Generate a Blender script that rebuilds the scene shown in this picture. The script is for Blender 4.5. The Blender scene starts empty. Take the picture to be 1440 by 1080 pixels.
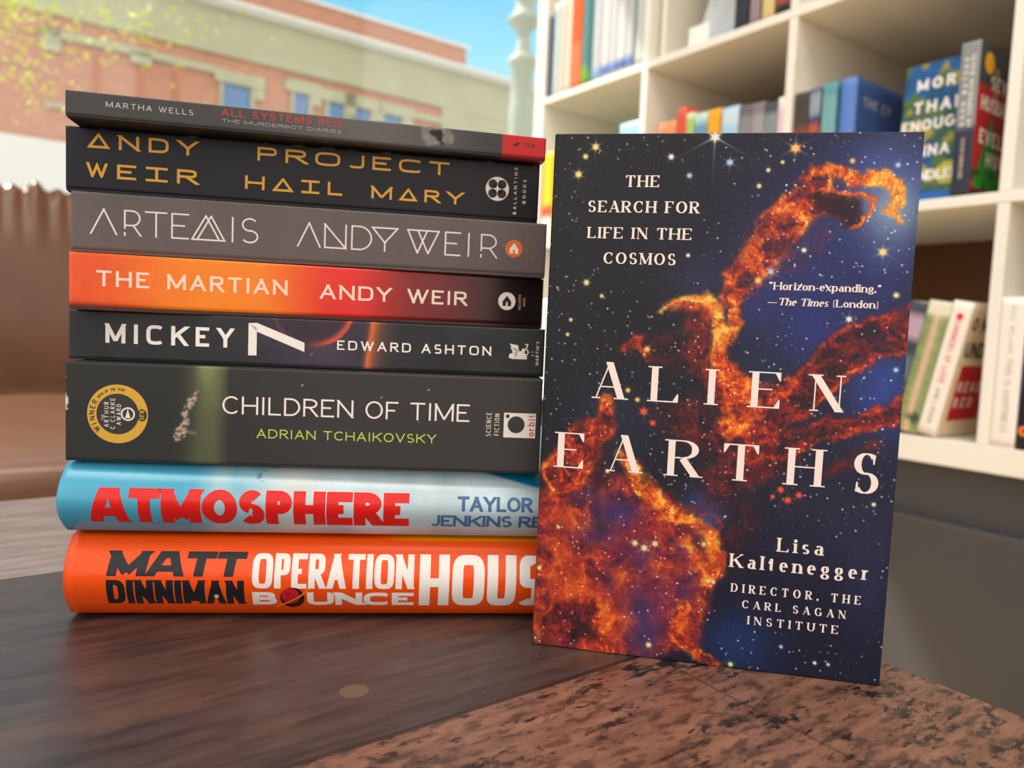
import bpy, math, random
import numpy as np
from mathutils import Matrix, Vector
from mathutils.geometry import delaunay_2d_cdt
random.seed(7)
SC = bpy.context.scene
COL = SC.collection
FLOOR = 0.50                                   # height of the table top above the floor

# ------------------------------------------------------------------ helpers
def lin1(c):
    c = c / 255.0
    return c / 12.92 if c <= 0.04045 else ((c + 0.055) / 1.055) ** 2.4
def S(r, g, b):
    return (lin1(r), lin1(g), lin1(b), 1.0)
def lin(a):
    a = np.clip(np.asarray(a, float), 0, 255) / 255.0
    return np.where(a <= 0.04045, a / 12.92, ((a + 0.055) / 1.055) ** 2.4)

TH = -0.94347                                  # direction of bookcase, table, couch and street
UX, UY = math.cos(TH), math.sin(TH)
U = Vector((UX, UY, 0)); N = Vector((-UY, UX, 0)); O = Vector((0.04815, 1.88137, 0.68348))
def room(s, n, z):
    """a point given along the bookcase (s), into it (n) and above its second shelf (z)"""
    return O + U * s + N * n + Vector((0, 0, z))
ROOM = Matrix(((UX, -UY, 0, O.x), (UY, UX, 0, O.y), (0, 0, 1, O.z), (0, 0, 0, 1)))
ZF = -O.z - FLOOR                              # floor level in room coordinates

def empty(name, mat=None):
    o = bpy.data.objects.new(name, None); COL.objects.link(o)
    o.empty_display_size = 0.05
    if mat is not None: o.matrix_world = mat
    return o
def tag(o, label=None, cat=None, group=None, kind=None):
    if label: o['label'] = label
    if cat: o['category'] = cat
    if group: o['group'] = group
    if kind: o['kind'] = kind
    return o

class MB:
    """collects vertices and faces of ONE mesh"""
    def __init__(self): self.v = []; self.f = []; self.m = []; self.sm = []
    def add(self, vs, fs, mi=0, smooth=False):
        b = len(self.v); self.v += [tuple(p) for p in vs]
        for f in fs: self.f.append([b + i for i in f]); self.m.append(mi); self.sm.append(smooth)
    def box(self, x0, x1, y0, y1, z0, z1, mi=0, bev=0.0):
        if bev <= 0:
            vs = [(x, y, z) for x in (x0, x1) for y in (y0, y1) for z in (z0, z1)]
            self.add(vs, [(0, 1, 3, 2), (4, 6, 7, 5), (0, 4, 5, 1), (2, 3, 7, 6), (0, 2, 6, 4), (1, 5, 7, 3)], mi)
        else:
            import bmesh
            bm = bmesh.new(); bmesh.ops.create_cube(bm, size=1)
            for p in bm.verts:
                p.co = Vector(((x0 + x1) / 2 + p.co.x * (x1 - x0), (y0 + y1) / 2 + p.co.y * (y1 - y0), (z0 + z1) / 2 + p.co.z * (z1 - z0)))
            bmesh.ops.bevel(bm, geom=list(bm.edges), offset=bev, segments=2, profile=0.5, affect='EDGES')
            bm.verts.index_update()
            self.add([p.co[:] for p in bm.verts], [[p.index for p in f.verts] for f in bm.faces], mi); bm.free()
    def lathe(self, prof, cx=0, cy=0, n=20, mi=0):
        b = []
        for (r, z) in prof:
            for k in range(n):
                a = 2 * math.pi * k / n; b.append((cx + r * math.cos(a), cy + r * math.sin(a), z))
        fs = []
        for i in range(len(prof) - 1):
            for k in range(n):
                fs.append((i * n + k, i * n + (k + 1) % n, (i + 1) * n + (k + 1) % n, (i + 1) * n + k))
        self.add(b, fs, mi, True)
    def tube(self, pts, rads, n=8, mi=0):
        pts = [Vector(p) for p in pts]; rings = []
        for i, p in enumerate(pts):
            t = (pts[min(i + 1, len(pts) - 1)] - pts[max(i - 1, 0)]).normalized()
            a = t.cross(Vector((0.3, 0.2, 1))).normalized(); b = t.cross(a)
            rings += [p + (a * math.cos(2 * math.pi * k / n) + b * math.sin(2 * math.pi * k / n)) * rads[i] for k in range(n)]
        fs = []
        for i in range(len(pts) - 1):
            for k in range(n): fs.append((i * n + k, i * n + (k + 1) % n, (i + 1) * n + (k + 1) % n, (i + 1) * n + k))
        self.add(rings, fs, mi, True)
    def build(self, name, mats, parent=None, mat=None, colors=None):
        me = bpy.data.meshes.new(name); me.from_pydata(self.v, [], self.f)
        if not isinstance(mats, (list, tuple)): mats = [mats]
        for m in mats: me.materials.append(m)
        me.polygons.foreach_set('material_index', self.m)
        me.polygons.foreach_set('use_smooth', self.sm)
        if colors is not None:
            ca = me.color_attributes.new('Col', 'FLOAT_COLOR', 'POINT')
            ca.data.foreach_set('color', np.asarray(colors, np.float32).ravel())
        me.update()
        o = bpy.data.objects.new(name, me); COL.objects.link(o)
        if parent is not None: o.parent = parent
        if mat is not None: o.matrix_world = mat
        return o

# ------------------------------------------------------------------ materials
def mat(name, col=(.8, .8, .8, 1), rough=.5, spec=.5, coat=0.0, noise=0.0, nscale=60.0, metal=0.0, bump=0.0, attr=False):
    m = bpy.data.materials.new(name); m.use_nodes = True
    nt = m.node_tree; b = nt.nodes['Principled BSDF']
    b.inputs['Roughness'].default_value = rough; b.inputs['Specular IOR Level'].default_value = spec
    b.inputs['Metallic'].default_value = metal; b.inputs['Coat Weight'].default_value = coat
    b.inputs['Coat Roughness'].default_value = 0.08
    src = None
    if attr:
        a = nt.nodes.new('ShaderNodeVertexColor'); a.layer_name = 'Col'; src = a.outputs['Color']
    else: b.inputs['Base Color'].default_value = col
    if noise > 0 or bump > 0:
        tc = nt.nodes.new('ShaderNodeTexCoord'); nz = nt.nodes.new('ShaderNodeTexNoise')
        nz.inputs['Scale'].default_value = nscale; nz.inputs['Detail'].default_value = 5
        nt.links.new(tc.outputs['Object'], nz.inputs['Vector'])
        if noise > 0:
            mr = nt.nodes.new('ShaderNodeMapRange'); mr.inputs['From Min'].default_value = .3; mr.inputs['From Max'].default_value = .7
            mr.inputs['To Min'].default_value = 1 - noise; mr.inputs['To Max'].default_value = 1 + noise
            nt.links.new(nz.outputs['Fac'], mr.inputs['Value'])
            mx = nt.nodes.new('ShaderNodeVectorMath'); mx.operation = 'SCALE'
            if src is None: mx.inputs[0].default_value = col[:3]
            else: nt.links.new(src, mx.inputs[0])
            nt.links.new(mr.outputs['Result'], mx.inputs['Scale']); src = mx.outputs['Vector']
        if bump > 0:
            bp = nt.nodes.new('ShaderNodeBump'); bp.inputs['Strength'].default_value = bump; bp.inputs['Distance'].default_value = .001
            nt.links.new(nz.outputs['Fac'], bp.inputs['Height']); nt.links.new(bp.outputs['Normal'], b.inputs['Normal'])
    if src is not None: nt.links.new(src, b.inputs['Base Color'])
    return m
_ink = {}
def ink(r, g, b, rough=.45):
    k = (r, g, b, rough)
    if k not in _ink: _ink[k] = mat('ink_%d_%d_%d' % (r, g, b), S(r, g, b), rough, .4, noise=.02, nscale=900)
    return _ink[k]

M_PAPER = mat('page_paper', S(232, 222, 198), .8, .2, noise=.08, nscale=400)
M_PRINT = mat('printed_cover_matte', rough=.42, spec=.28, noise=.03, nscale=700, attr=True)
M_GLOSS = mat('printed_cover_glossy', rough=.24, spec=.4, coat=.0, noise=.02, nscale=700, attr=True)
M_SOFT = mat('printed_cover_soft', rough=.5, spec=.35, noise=.04, nscale=500, attr=True)

# ------------------------------------------------------------------ noise in plain numpy
def vnoise(x, y, seed):
    rs = np.random.RandomState(seed); T = rs.rand(256, 256)
    xi = np.floor(x).astype(int); yi = np.floor(y).astype(int); xf = x - xi; yf = y - yi
    xf = xf * xf * (3 - 2 * xf); yf = yf * yf * (3 - 2 * yf)
    a = T[yi % 256, xi % 256]; b = T[yi % 256, (xi + 1) % 256]; c = T[(yi + 1) % 256, xi % 256]; d = T[(yi + 1) % 256, (xi + 1) % 256]
    return (a * (1 - xf) + b * xf) * (1 - yf) + (c * (1 - xf) + d * xf) * yf
def fbm(x, y, sc, octv, seed, ridge=False):
    t = 0; amp = 1.0; tot = 0
    for k in range(octv):
        v = vnoise(x / sc * 2 ** k + 17.3 * k, y / sc * 2 ** k + 5.1 * k, seed + k)
        if ridge: v = 1 - np.abs(2 * v - 1)
        t = t + v * amp; tot += amp; amp *= .55
    return t / tot
def sst(a, b, x):
    t = np.clip((x - a) / (b - a), 0, 1); return t * t * (3 - 2 * t)
def capsule(X, Y, pts):
    """distance to a polyline of (x, y, radius) points, negative inside"""
    best = np.full(X.shape, 1e9)
    if len(pts) == 1: return np.hypot(X - pts[0][0], Y - pts[0][1]) - pts[0][2]
    for (x0, y0, r0), (x1, y1, r1) in zip(pts[:-1], pts[1:]):
        dx, dy = x1 - x0, y1 - y0
        t = np.clip(((X - x0) * dx + (Y - y0) * dy) / (dx * dx + dy * dy + 1e-9), 0, 1)
        best = np.minimum(best, np.hypot(X - x0 - t * dx, Y - y0 - t * dy) - (r0 + (r1 - r0) * t))
    return best

# ------------------------------------------------------------------ lettering: strokes -> polygons
G = {
'A': (.92, "t 0,0 .5,1;k .5,1 1,0;h .2,.32 .8,.32"),
'B': (.78, " 0,0 0,1; 0,1 .5,1 @.5,.76,.42,.24,90,-90 0,.52; 0,.52 .55,.52 @.55,.26,.45,.26,90,-90 0,0"),
'C': (.9, " @.56,.5,.56,.5,44,316;x .95,.98 .95,.7;x .95,.26 .95,.12"),
'D': (.9, " 0,0 0,1; 0,1 .38,1 @.38,.5,.62,.5,90,-90 0,0"),
'E': (.74, " 0,0 0,1;b 0,1 1,1;h 0,.52 .8,.52;b 0,0 1,0"),
'F': (.7, " 0,0 0,1;b 0,1 1,1;h 0,.5 .8,.5"),
'G': (.95, " @.5,.5,.5,.5,48,325;j .92,.46 .92,.05;h .6,.44 1,.44;x .85,.98 .85,.72"),
'H': (.9, " 0,0 0,1; 1,0 1,1;h 0,.5 1,.5"),
'I': (.22, " .5,0 .5,1"),
'J': (.62, "j 1,1 1,.3 @.5,.3,.5,.3,0,-150"),
'K': (.88, " 0,0 0,1;t 1,1 .02,.4;k .36,.6 1,0"),
'L': (.7, " 0,0 0,1;b 0,0 1,0"),
'M': (1.08, "t 0,0 0,1;k 0,1 .5,.05;t .5,.05 1,1; 1,1 1,0"),
'N': (.9, "t 0,0 0,1;k 0,1 1,0;t 1,0 1,1"),
'O': (.98, " @.5,.5,.5,.5,0,360"),
'P': (.74, " 0,0 0,1; 0,1 .5,1 @.5,.74,.5,.26,90,-90 0,.48"),
'Q': (.98, " @.5,.5,.5,.5,0,360;k .6,.25 1,-.05"),
'R': (.82, " 0,0 0,1; 0,1 .45,1 @.45,.755,.5,.245,90,-90 0,.51;k .45,.5 1,0"),
'S': (.72, " @.5,.745,.46,.255,38,270 @.5,.25,.5,.25,90,-145;x .88,.98 .88,.74;x .07,.27 .07,.02"),
'T': (.84, "d 0,1 1,1; .5,1 .5,0"),
'U': (.88, "j 0,1 0,.36 @.5,.36,.5,.36,180,360 1,1"),
'V': (.9, "k 0,1 .5,0;t .5,0 1,1"),
'W': (1.3, "k 0,1 .27,0;t .27,0 .5,1;k .5,1 .73,0;t .73,0 1,1"),
'X': (.88, "k 0,1 1,0;t 0,0 1,1"),
'Y': (.88, "k 0,1 .5,.46;t 1,1 .5,.46; .5,.46 .5,0"),
'Z': (.8, "d 0,1 1,1;k 1,1 0,0;b 0,0 1,0"),
'a': (.56, " .9,0 .9,.45 @.5,.45,.4,.2,0,150;o @.45,.19,.45,.19,0,360"),
'b': (.62, "j 0,1 0,0;o @.5,.33,.5,.33,0,360"),
'c': (.54, "o @.5,.33,.5,.33,50,310"),
'd': (.62, "j 1,1 1,0;o @.5,.33,.5,.33,0,360"),
'e': (.56, "h 0,.36 1,.36;o @.5,.33,.5,.33,0,310"),
'g': (.58, "o @.48,.44,.42,.22,0,360;o @.5,-.09,.5,.17,0,360;t .3,.24 .2,.12 .4,.06;t .8,.6 1,.68"),
'h': (.64, " 0,0 0,1;j 0,.4 @.5,.4,.5,.26,180,0 1,0"),
'i': (.2, " .5,0 .5,.66;D .5,.9"),
'l': (.2, " .5,0 .5,1"),
'm': (1.0, " 0,0 0,.66;j 0,.42 @.25,.42,.25,.24,180,0 .5,0;j .5,.42 @.75,.42,.25,.24,180,0 1,0"),
'n': (.64, " 0,0 0,.66;j 0,.4 @.5,.4,.5,.26,180,0 1,0"),
'o': (.6, "o @.5,.33,.5,.33,0,360"),
'p': (.62, " 0,-.3 0,.66;o @.5,.33,.5,.33,0,360"),
'r': (.46, " 0,0 0,.66;j 0,.4 @.55,.4,.5,.26,180,50"),
's': (.46, " @.5,.49,.45,.17,35,270 @.5,.16,.5,.16,90,-145"),
't': (.4, "j .4,.9 .4,.15 @.75,.15,.35,.15,180,290;k 0,.6 .95,.6"),
'x': (.58, "k 0,.66 1,0;t 0,0 1,.66"),
'z': (.52, "h 0,.66 1,.66;k 1,.66 0,0;h 0,0 1,0"),
'.': (.16, "D .5,.06"), ',': (.18, "D .5,.06;t .6,.02 .2,-.16"),
'-': (.34, "h 0,.3 1,.3"), '_': (.95, "h 0,.3 1,.3"),
'"': (.42, "D .2,.92;D .8,.92;t .3,.92 .1,.74;t .9,.92 .7,.74"),
'(': (.3, "t @1.3,.42,1.1,.62,112,248"), ')': (.3, "t @-.3,.42,1.1,.62,68,-68"),
"'": (.12, "k .5,1 .5,.75"), '&': (.8, " @.45,.75,.25,.25,0,360; @.45,.25,.45,.25,60,360"),
' ': (.34, ""),
# letter forms of one cover only
'@': (1.02, " 0,0 .3,1; .7,1 1,0;h .3,1 .7,1;h .22,.26 .78,.26"),        # heavy flat-topped A
'^': (.92, " 0,0 .5,1 1,0 0,0"),                                   # triangular A
'|': (.86, "h 0,1 1,1; .5,0 .5,1;h 0,0 1,0"),                      # I with wide bars
'/': (.86, "t 0,0 .5,1;k .5,1 1,0"),                               # A without bar
'#': (1.12, " 0,0 .42,1 .84,0; .16,0 .58,1 1,0; 0,0 1,0"),         # twin-peak M
'~': (.82, " 0,0 0,1;k 0,1 1,0; 1,0 1,1; 0,0 1,0"),                # N closed below
'`': (.9, "k 0,1 .5,.36;t 1,1 .5,.36; .5,.36 .5,0; 0,1 1,1"),      # Y closed above
'$': (1.26, " 0,1 .32,0 .62,1; .32,1 .66,0 1,1; 0,1 1,1"),         # W of two triangles
'%': (.74, " 0,.26 0,1 .45,1 @.45,.7,.5,.3,90,-90 0,.4; 0,0 0,.12; .55,.4 1,0"),   # R with a broken stem
'!': (.8, " 0,1 .25,0 .5,.9 .75,0 1,1"),
}
def style(sw=.16, sh=None, wx=1.0, serif=0.0, sq=2.0, slant=0.0, seg=8, sp=1.0, tr=None):
    return dict(tr=tr, sw=sw, sh=sw if sh is None else sh, wx=wx, serif=serif, sq=sq, slant=slant, seg=seg, sp=sp)
def clip_poly(poly, axis, lim, keep_less):
    out = []; n = len(poly)
    for i in range(n):
        a, b = poly[i], poly[(i + 1) % n]
        ia = (a[axis] <= lim) if keep_less else (a[axis] >= lim); ib = (b[axis] <= lim) if keep_less else (b[axis] >= lim)
        if ia: out.append(a)
        if ia != ib:
            t = (lim - a[axis]) / (b[axis] - a[axis]); out.append((a[0] + (b[0] - a[0]) * t, a[1] + (b[1] - a[1]) * t))
    return out
def disc(cx, cy, r, n=24, ry=None):
    ry = r if ry is None else ry
    return [(cx + r * math.cos(2 * math.pi * k / n), cy + ry * math.sin(2 * math.pi * k / n)) for k in range(n)]
def strip(pts, w):
    """polyline of fixed or per-point width -> quads"""
    n = len(pts); closed = n > 2 and math.hypot(pts[0][0] - pts[-1][0], pts[0][1] - pts[-1][1]) < 1e-6
    ws = w if isinstance(w, (list, tuple)) else [w] * n
    L = []
    for i in range(n):
        pr = pts[i - 1] if i > 0 else (pts[-2] if closed else None)
        nx = pts[i + 1] if i < n - 1 else (pts[1] if closed else None)
        ds = []
        for a, b in ((pr, pts[i]), (pts[i], nx)):
            if a is None or b is None: continue
            d = math.hypot(b[0] - a[0], b[1] - a[1])
            if d > 1e-9: ds.append(((b[0] - a[0]) / d, (b[1] - a[1]) / d))
        if not ds: ds = [(1, 0)]
        nn = [(-d[1], d[0]) for d in ds]
        mx = sum(q[0] for q in nn); my = sum(q[1] for q in nn); l = math.hypot(mx, my) or 1; mx /= l; my /= l
        k = 1 / max(.34, mx * nn[0][0] + my * nn[0][1]); h = ws[i] / 2 * k
        L.append(((pts[i][0] + mx * h, pts[i][1] + my * h), (pts[i][0] - mx * h, pts[i][1] - my * h)))
    return [[L[i][0], L[i + 1][0], L[i + 1][1], L[i][1]] for i in range(n - 1)]
def glyph(ch, st):
    w, spec = G[ch]; sw, sh = st['sw'], st['sh']; W = max(w * st['wx'], sw if spec else 0)
    hx, hy = sw / 2, sh / 2; polys = []; ser = st['serif']
    def mp(X, Y): return (hx + X * (W - 2 * hx), hy + Y * (1 - 2 * hy))
    low = ch in 'gp,_(' or ch == ')'
    for raw in (spec.split(';') if spec else []):
        fl, path = raw[0], raw[1:].split()
        if fl == 'x' and not ser: continue
        if fl == 'D':
            X, Y = map(float, path[0].split(',')); c = mp(X, Y); polys.append(disc(c[0], c[1], sw * .62, 10)); continue
        P = []; ends = []
        for tk in path:
            if tk[0] == '@':
                cx, cy, rx, ry, a0, a1 = map(float, tk[1:].split(',')); k = max(3, int(abs(a1 - a0) / 90 * st['seg']))
                for i in range(k + 1):
                    a = math.radians(a0 + (a1 - a0) * i / k); c_, s_ = math.cos(a), math.sin(a); e = 2 / st['sq']
                    P.append(mp(cx + rx * math.copysign(abs(c_) ** e, c_), cy + ry * math.copysign(abs(s_) ** e, s_)))
                ends.append(False)
            else:
                X, Y = map(float, tk.split(',')); P.append(mp(X, Y)); ends.append((X, Y))
        Q = [P[0]]
        for p in P[1:]:
            if math.hypot(p[0] - Q[-1][0], p[1] - Q[-1][1]) > 1e-6: Q.append(p)
        P = Q; n = len(P)
        closed = math.hypot(P[0][0] - P[-1][0], P[0][1] - P[-1][1]) < 1e-6
        ws = []
        for i in range(n):
            a, b = P[max(0, i - 1)], P[min(n - 1, i + 1)]; d = math.hypot(b[0] - a[0], b[1] - a[1]) or 1
            ty = abs(b[1] - a[1]) / d
            ws.append(sh if fl in 'thbdx' and (ser or fl in 'hbd') else sw if fl == 'k' else sh + (sw - sh) * ty ** 1.6)
        if fl == 'x': ws = [sw * .42, sh] if P[0][1] > .5 else [sh, sw * .42]
        raw_ends = (P[0], P[-1])
        if not closed:
            for (i, j, en) in ((0, 1, ends[0]), (n - 1, n - 2, ends[-1])):
                if not en: continue
                d = math.hypot(P[i][0] - P[j][0], P[i][1] - P[j][1]) or 1
                tx, ty = (P[i][0] - P[j][0]) / d, (P[i][1] - P[j][1]) / d
                if en[1] in (0, 1, -.3, .66) and abs(ty) > .3: e = ws[i] / 2 / abs(ty) if abs(ty) > .98 else ws[i] * 1.2
                elif en[0] in (0, 1) and abs(tx) > .9: e = hx
                else: e = 0
                if abs(ty) > .98 and e: e = hy
                P[i] = (P[i][0] + tx * e, P[i][1] + ty * e)
        for q in strip(P, ws):
            top = 1.0 if ch not in '()' else 1.2
            if not low: q = clip_poly(q, 1, 0, False)
            q = clip_poly(q, 1, top, True)
            if len(q) >= 3: polys.append(q)
        if ser and not closed and fl not in 'xhbdD':
            for pt, en in ((raw_ends[0], ends[0]), (raw_ends[1], ends[-1])):
                if not en or en[1] not in (0, 1, .66, -.3): continue
                if ch == 'A' and en[1] == 1: continue
                if ch in 'MNVWK' and en[1] in (0, 1) and 0.02 < en[0] < .98 and ch != 'K': continue
                if ch in 'VWMN' and fl == 'k' and en[1] == 0: continue
                if ch in 'bdagt' and fl == 'j' and en[1] != 1: continue
                if ch in 'xz.t,"': continue
                wv = (sw if fl in ' kj' else sh) / 2 + ser
                y = 0 if en[1] == 0 else (pt[1] + hy if en[1] > 0 else pt[1] - hy)
                x0, x1 = pt[0] - wv, pt[0] + wv
                if ch in 'RK' and fl == 'k': x0 = pt[0] - wv * .8
                if en[1] == .66: x1 = pt[0]
                if ch in 'BDPRhnmbp' and en[1] in (0, 1) and en[0] == 0 and not (ch in 'PRhnmp' and en[1] == 0): x1 = pt[0]
                y2 = y + sh if en[1] <= 0 else y - sh
                polys.append([(x0, y), (x1, y), (x1, y2), (x0, y2)])
        if ser and fl in 'bd':
            for (pt, sd) in ((raw_ends[1], 1), (raw_ends[0], -1)):
                if sd == -1 and fl != 'd': continue
                up = pt[1] < .5; L = .24
                x = pt[0] + sd * hx; yb = 0 if up else 1; yt = L if up else 1 - L
                polys.append([(x, yb), (x, yt), (x - sd * sh * .9, yt), (x - sd * sw * .9, yb)])
    if st['slant']: polys = [[(x + y * st['slant'], y) for x, y in p] for p in polys]
    return polys, W
_gc = {}
def glyph_u(ch, st):
    """the glyph as non-overlapping triangles"""
    k = (ch,) + tuple(sorted((a, b) for a, b in st.items() if a != 'tr'))
    if k not in _gc:
        ps, w = glyph(ch, st); vs, fs = [], []
        for p in ps:
            ar = sum(p[i][0] * p[(i + 1) % len(p)][1] - p[(i + 1) % len(p)][0] * p[i][1] for i in range(len(p)))
            if abs(ar) < 1e-7: continue
            if ar < 0: p = p[::-1]
            fs.append(list(range(len(vs), len(vs) + len(p)))); vs += [Vector(q) for q in p]
        if len(fs) > 1:
            V, _, F, _, _, of = delaunay_2d_cdt(vs, [], fs, 1, 1e-5)
            ps = [[(V[i].x, V[i].y) for i in f] for f, o in zip(F, of) if o]
        _gc[k] = (ps, w)
    return _gc[k]
def text_polys(t, x0, x1, y0, y1, st):
    H = y1 - y0
    if st.get('tr') is not None:                     # choose the letter width that leaves the wanted gap
        st = dict(st); lo, hi = .15, 4.0
        for _ in range(18):
            st['wx'] = (lo + hi) / 2
            w_ = sum(max(G[c][0] * st['wx'], st['sw']) if c != ' ' else G[c][0] * st['wx'] * st['sp'] for c in t) * H + st['tr'] * H * (len(t) - 1)
            if w_ > x1 - x0: hi = st['wx']
            else: lo = st['wx']
    gl = [glyph_u(c, st) for c in t]
    tot = sum((g[1] if c != ' ' else g[1] * st['sp']) for g, c in zip(gl, t)) * H
    tr = (x1 - x0 - tot) / max(1, len(t) - 1); x = x0; out = []
    for (ps, w), c in zip(gl, t):
        for p in ps: out.append([(x + a * H, y0 + b * H) for a, b in p])
        x += (w if c != ' ' else w * st['sp']) * H + tr
    return out
def rot_polys(polys, cx, cy, deg):
    c, s = math.cos(math.radians(deg)), math.sin(math.radians(deg))
    return [[(cx + (x - cx) * c - (y - cy) * s, cy + (x - cx) * s + (y - cy) * c) for x, y in p] for p in polys]
def vtext(t, xl, xr, yb, yt, st, down=False):
    """text turned a quarter: xl..xr is its height, yb..yt its run"""
    ps = text_polys(t, 0, yt - yb, 0, xr - xl, st)
    if down: return [[(xl + y, yt - x) for x, y in p] for p in ps]
    return [[(xr - y, yb + x) for x, y in p] for p in ps]
class Letters:
    """printed shapes on a surface; place(u_mm, v_mm, lift) gives the 3D point"""
    def __init__(self): self.layers = []
    def add(self, polys, m, lift=1): self.layers.append((polys, m, lift)); return self
    def build(self, name, parent, place, bands=None, label=None):
        mb = MB(); mats = []
        for polys, m, lift in self.layers:
            if m not in mats: mats.append(m)
            mi = mats.index(m)
            for p in polys:
                pieces = [p]
                if bands:
                    pieces = []
                    for lo, hi in zip(bands[:-1], bands[1:]):
                        q = clip_poly(p, 1, lo, False)
                        if len(q) >= 3: q = clip_poly(q, 1, hi, True)
                        if len(q) >= 3: pieces.append(q)
                for q in pieces:
                    ar = sum(q[i][0] * q[(i + 1) % len(q)][1] - q[(i + 1) % len(q)][0] * q[i][1] for i in range(len(q)))
                    if abs(ar) < 1e-7: continue
                    if ar < 0: q = q[::-1]
                    mb.add([place(a, b, lift) for a, b in q], [list(range(len(q)))], mi)
        o = mb.build(name, mats, parent)
        if label: o['label'] = label
        return o

# ------------------------------------------------------------------ books
def spine_profile(T, g, hard, b, nz):
    """outer outline in (y, z), y = 0 at the spine plane, from the lower edge to the upper edge"""
    if hard:
        pts = [(.011, -.0003), (.006, .0002), (.004, .0006)]
        for k in range(nz + 1):
            a = k / nz; pts.append((.0035 - (b + .0035) * math.sin(math.pi * (.03 + .94 * a)) ** .75, .001 + a * (T - .002)))
        return pts + [(.004, T - .0006), (.006, T - .0002), (.011, T)]
    pts = [(.006, -g), (.0028, -g), (.0012, -g * .75), (.0003, -.0002)]
    for k in range(nz + 1):
        a = k / nz; pts.append((0, .0003 + a * (T - .0006)))
    return pts + [(.0004, T - .0001), (.0012, T), (.006, T)]
def make_book(name, M, L, T, D, g=.001, hard=False, b=0.0, nx=24, nz=10, colfn=None, cover=(40, 40, 44), m=None, cover_top=None):
    """a book lying on its side in its own axes: x along the spine, y into the book, z through its thickness"""
    root = empty(name, M)
    prof = spine_profile(T, g, hard, b, nz); lo, hi = prof[0][1], prof[-1][1]
    th = .0022 if hard else .0004
    mb = MB(); np_ = len(prof) + 2
    outer = [(D, lo)] + prof + [(D, hi)]
    xs = [L * i / nx for i in range(nx + 1)]
    V = []; uv = []
    for x in xs:
        for (y, z) in outer: V.append((x, y, z)); uv.append((x * 1000, z * 1000, y))
    F = [(i * np_ + j, (i + 1) * np_ + j, (i + 1) * np_ + j + 1, i * np_ + j + 1) for i in range(nx) for j in range(np_ - 1)]
    mb.add(V, F, 0, True)
    inn = [(D, hi - th), (.003 if hard else th, hi - th), (.003 if hard else th, lo + th), (D, lo + th)]
    base = len(mb.v)
    mb.add([(x, y, z) for x in (0, L) for (y, z) in inn], [(j, j + 1, 4 + j + 1, 4 + j) for j in range(3)], 0)
    o0 = list(range(np_)); o1 = [nx * np_ + j for j in range(np_)]
    mb.f.append(o0 + [base + j for j in range(4)]); mb.m.append(0); mb.sm.append(False)
    mb.f.append((o1 + [base + 4 + j for j in range(4)])[::-1]); mb.m.append(0); mb.sm.append(False)
    for a, c in ((0, base + 3), (np_ - 1, base)):
        mb.f.append([a, c, c + 4, nx * np_ + a][::1]); mb.m.append(0); mb.sm.append(False)
    uv += [(x * 1000, 0, .05) for x in (0, L) for _ in inn]
    A = np.array(uv); cl = np.zeros((len(A), 4)); cl[:, 3] = 1
    if colfn is not None: cl[:, :3] = lin(colfn(A[:, 0], np.clip(A[:, 1], 0, T * 1000)))
    else: cl[:, :3] = lin(np.array([cover] * len(A)))
    back = A[:, 2] > .004
    if colfn is None or not hard: cl[back, :3] = lin(np.array(cover))
    if cover_top: cl[(A[:, 2] > .004) & (A[:, 1] > T * 700), :3] = lin(np.array(cover_top))
    mb.build('cover', m or M_PRINT, root, None, cl)
    e = .003 if hard else .0003; pg = MB()
    pg.box(e, L - e, .0031 if hard else th + .0001, D - e, lo + th + .0001, hi - th - .0001)
    pg.build('page_block', M_PAPER, root)
    yv = [p[1] * 1000 for p in prof]; yy = [p[0] for p in prof]
    def place(u, v, lift=1):
        return (u / 1000, float(np.interp(v, yv, yy)) - .00005 * lift, v / 1000)
    return root, place, [v for v in yv]
def LAY(x, y, z, yaw):
    return Matrix.Translation((x, y, z)) @ Matrix.Rotation(math.radians(yaw), 4, 'Z')
def const(c): return lambda u, v: np.tile(np.array(c, float), (len(u), 1))
def mixc(a, b, t): t = np.asarray(t)[:, None]; return np.asarray(a, float) * (1 - t) + np.asarray(b, float) * t
def stars2(u, v, col, dens, seed, amp=150):
    s = (vnoise(u * 1.7, v * 1.7, seed) > 1 - dens)
    return col + (s * amp * vnoise(u * 1.7, v * 1.7, seed + 5))[:, None]

STACK = 'books stacked flat on the table'
# --- bottom: orange hardback
def c_ob(u, v):
    c = np.tile(np.array([252., 84., 8.]), (len(u), 1))
    return mixc(c, [250, 170, 20], sst(34.6, 35.6, v) * sst(125, 150, u))
r, pl, bn = make_book('hardback_book', LAY(-.1864, .3124, .0005, 6.14), .241, .0364, .158, hard=True, b=.0065, nx=60, nz=64, colfn=c_ob, cover=(252, 84, 8), m=M_GLOSS)
tag(r, 'thick bright orange hardback with black and white lettering at the bottom of the stack', 'book', STACK)
BLK = ink(24, 26, 34, .3); WHT = ink(250, 244, 238); 
hv = dict(seg=6)
Letters().add(text_polys('M@TT', 17.2, 73.5, 20.3, 30.2, style(.40, .27, slant=.14, tr=.03, **hv)), BLK).add(
    text_polys('DINNIMAN', 17.2, 74.0, 7.2, 18.7, style(.25, .2, sq=3, tr=.05, **hv)), BLK).add(
    [disc(62.3, 11.2, 1.0, 12)], ink(250, 200, 140), 2).build('author_lettering', r, pl, bn, 'black lettering')
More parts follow.
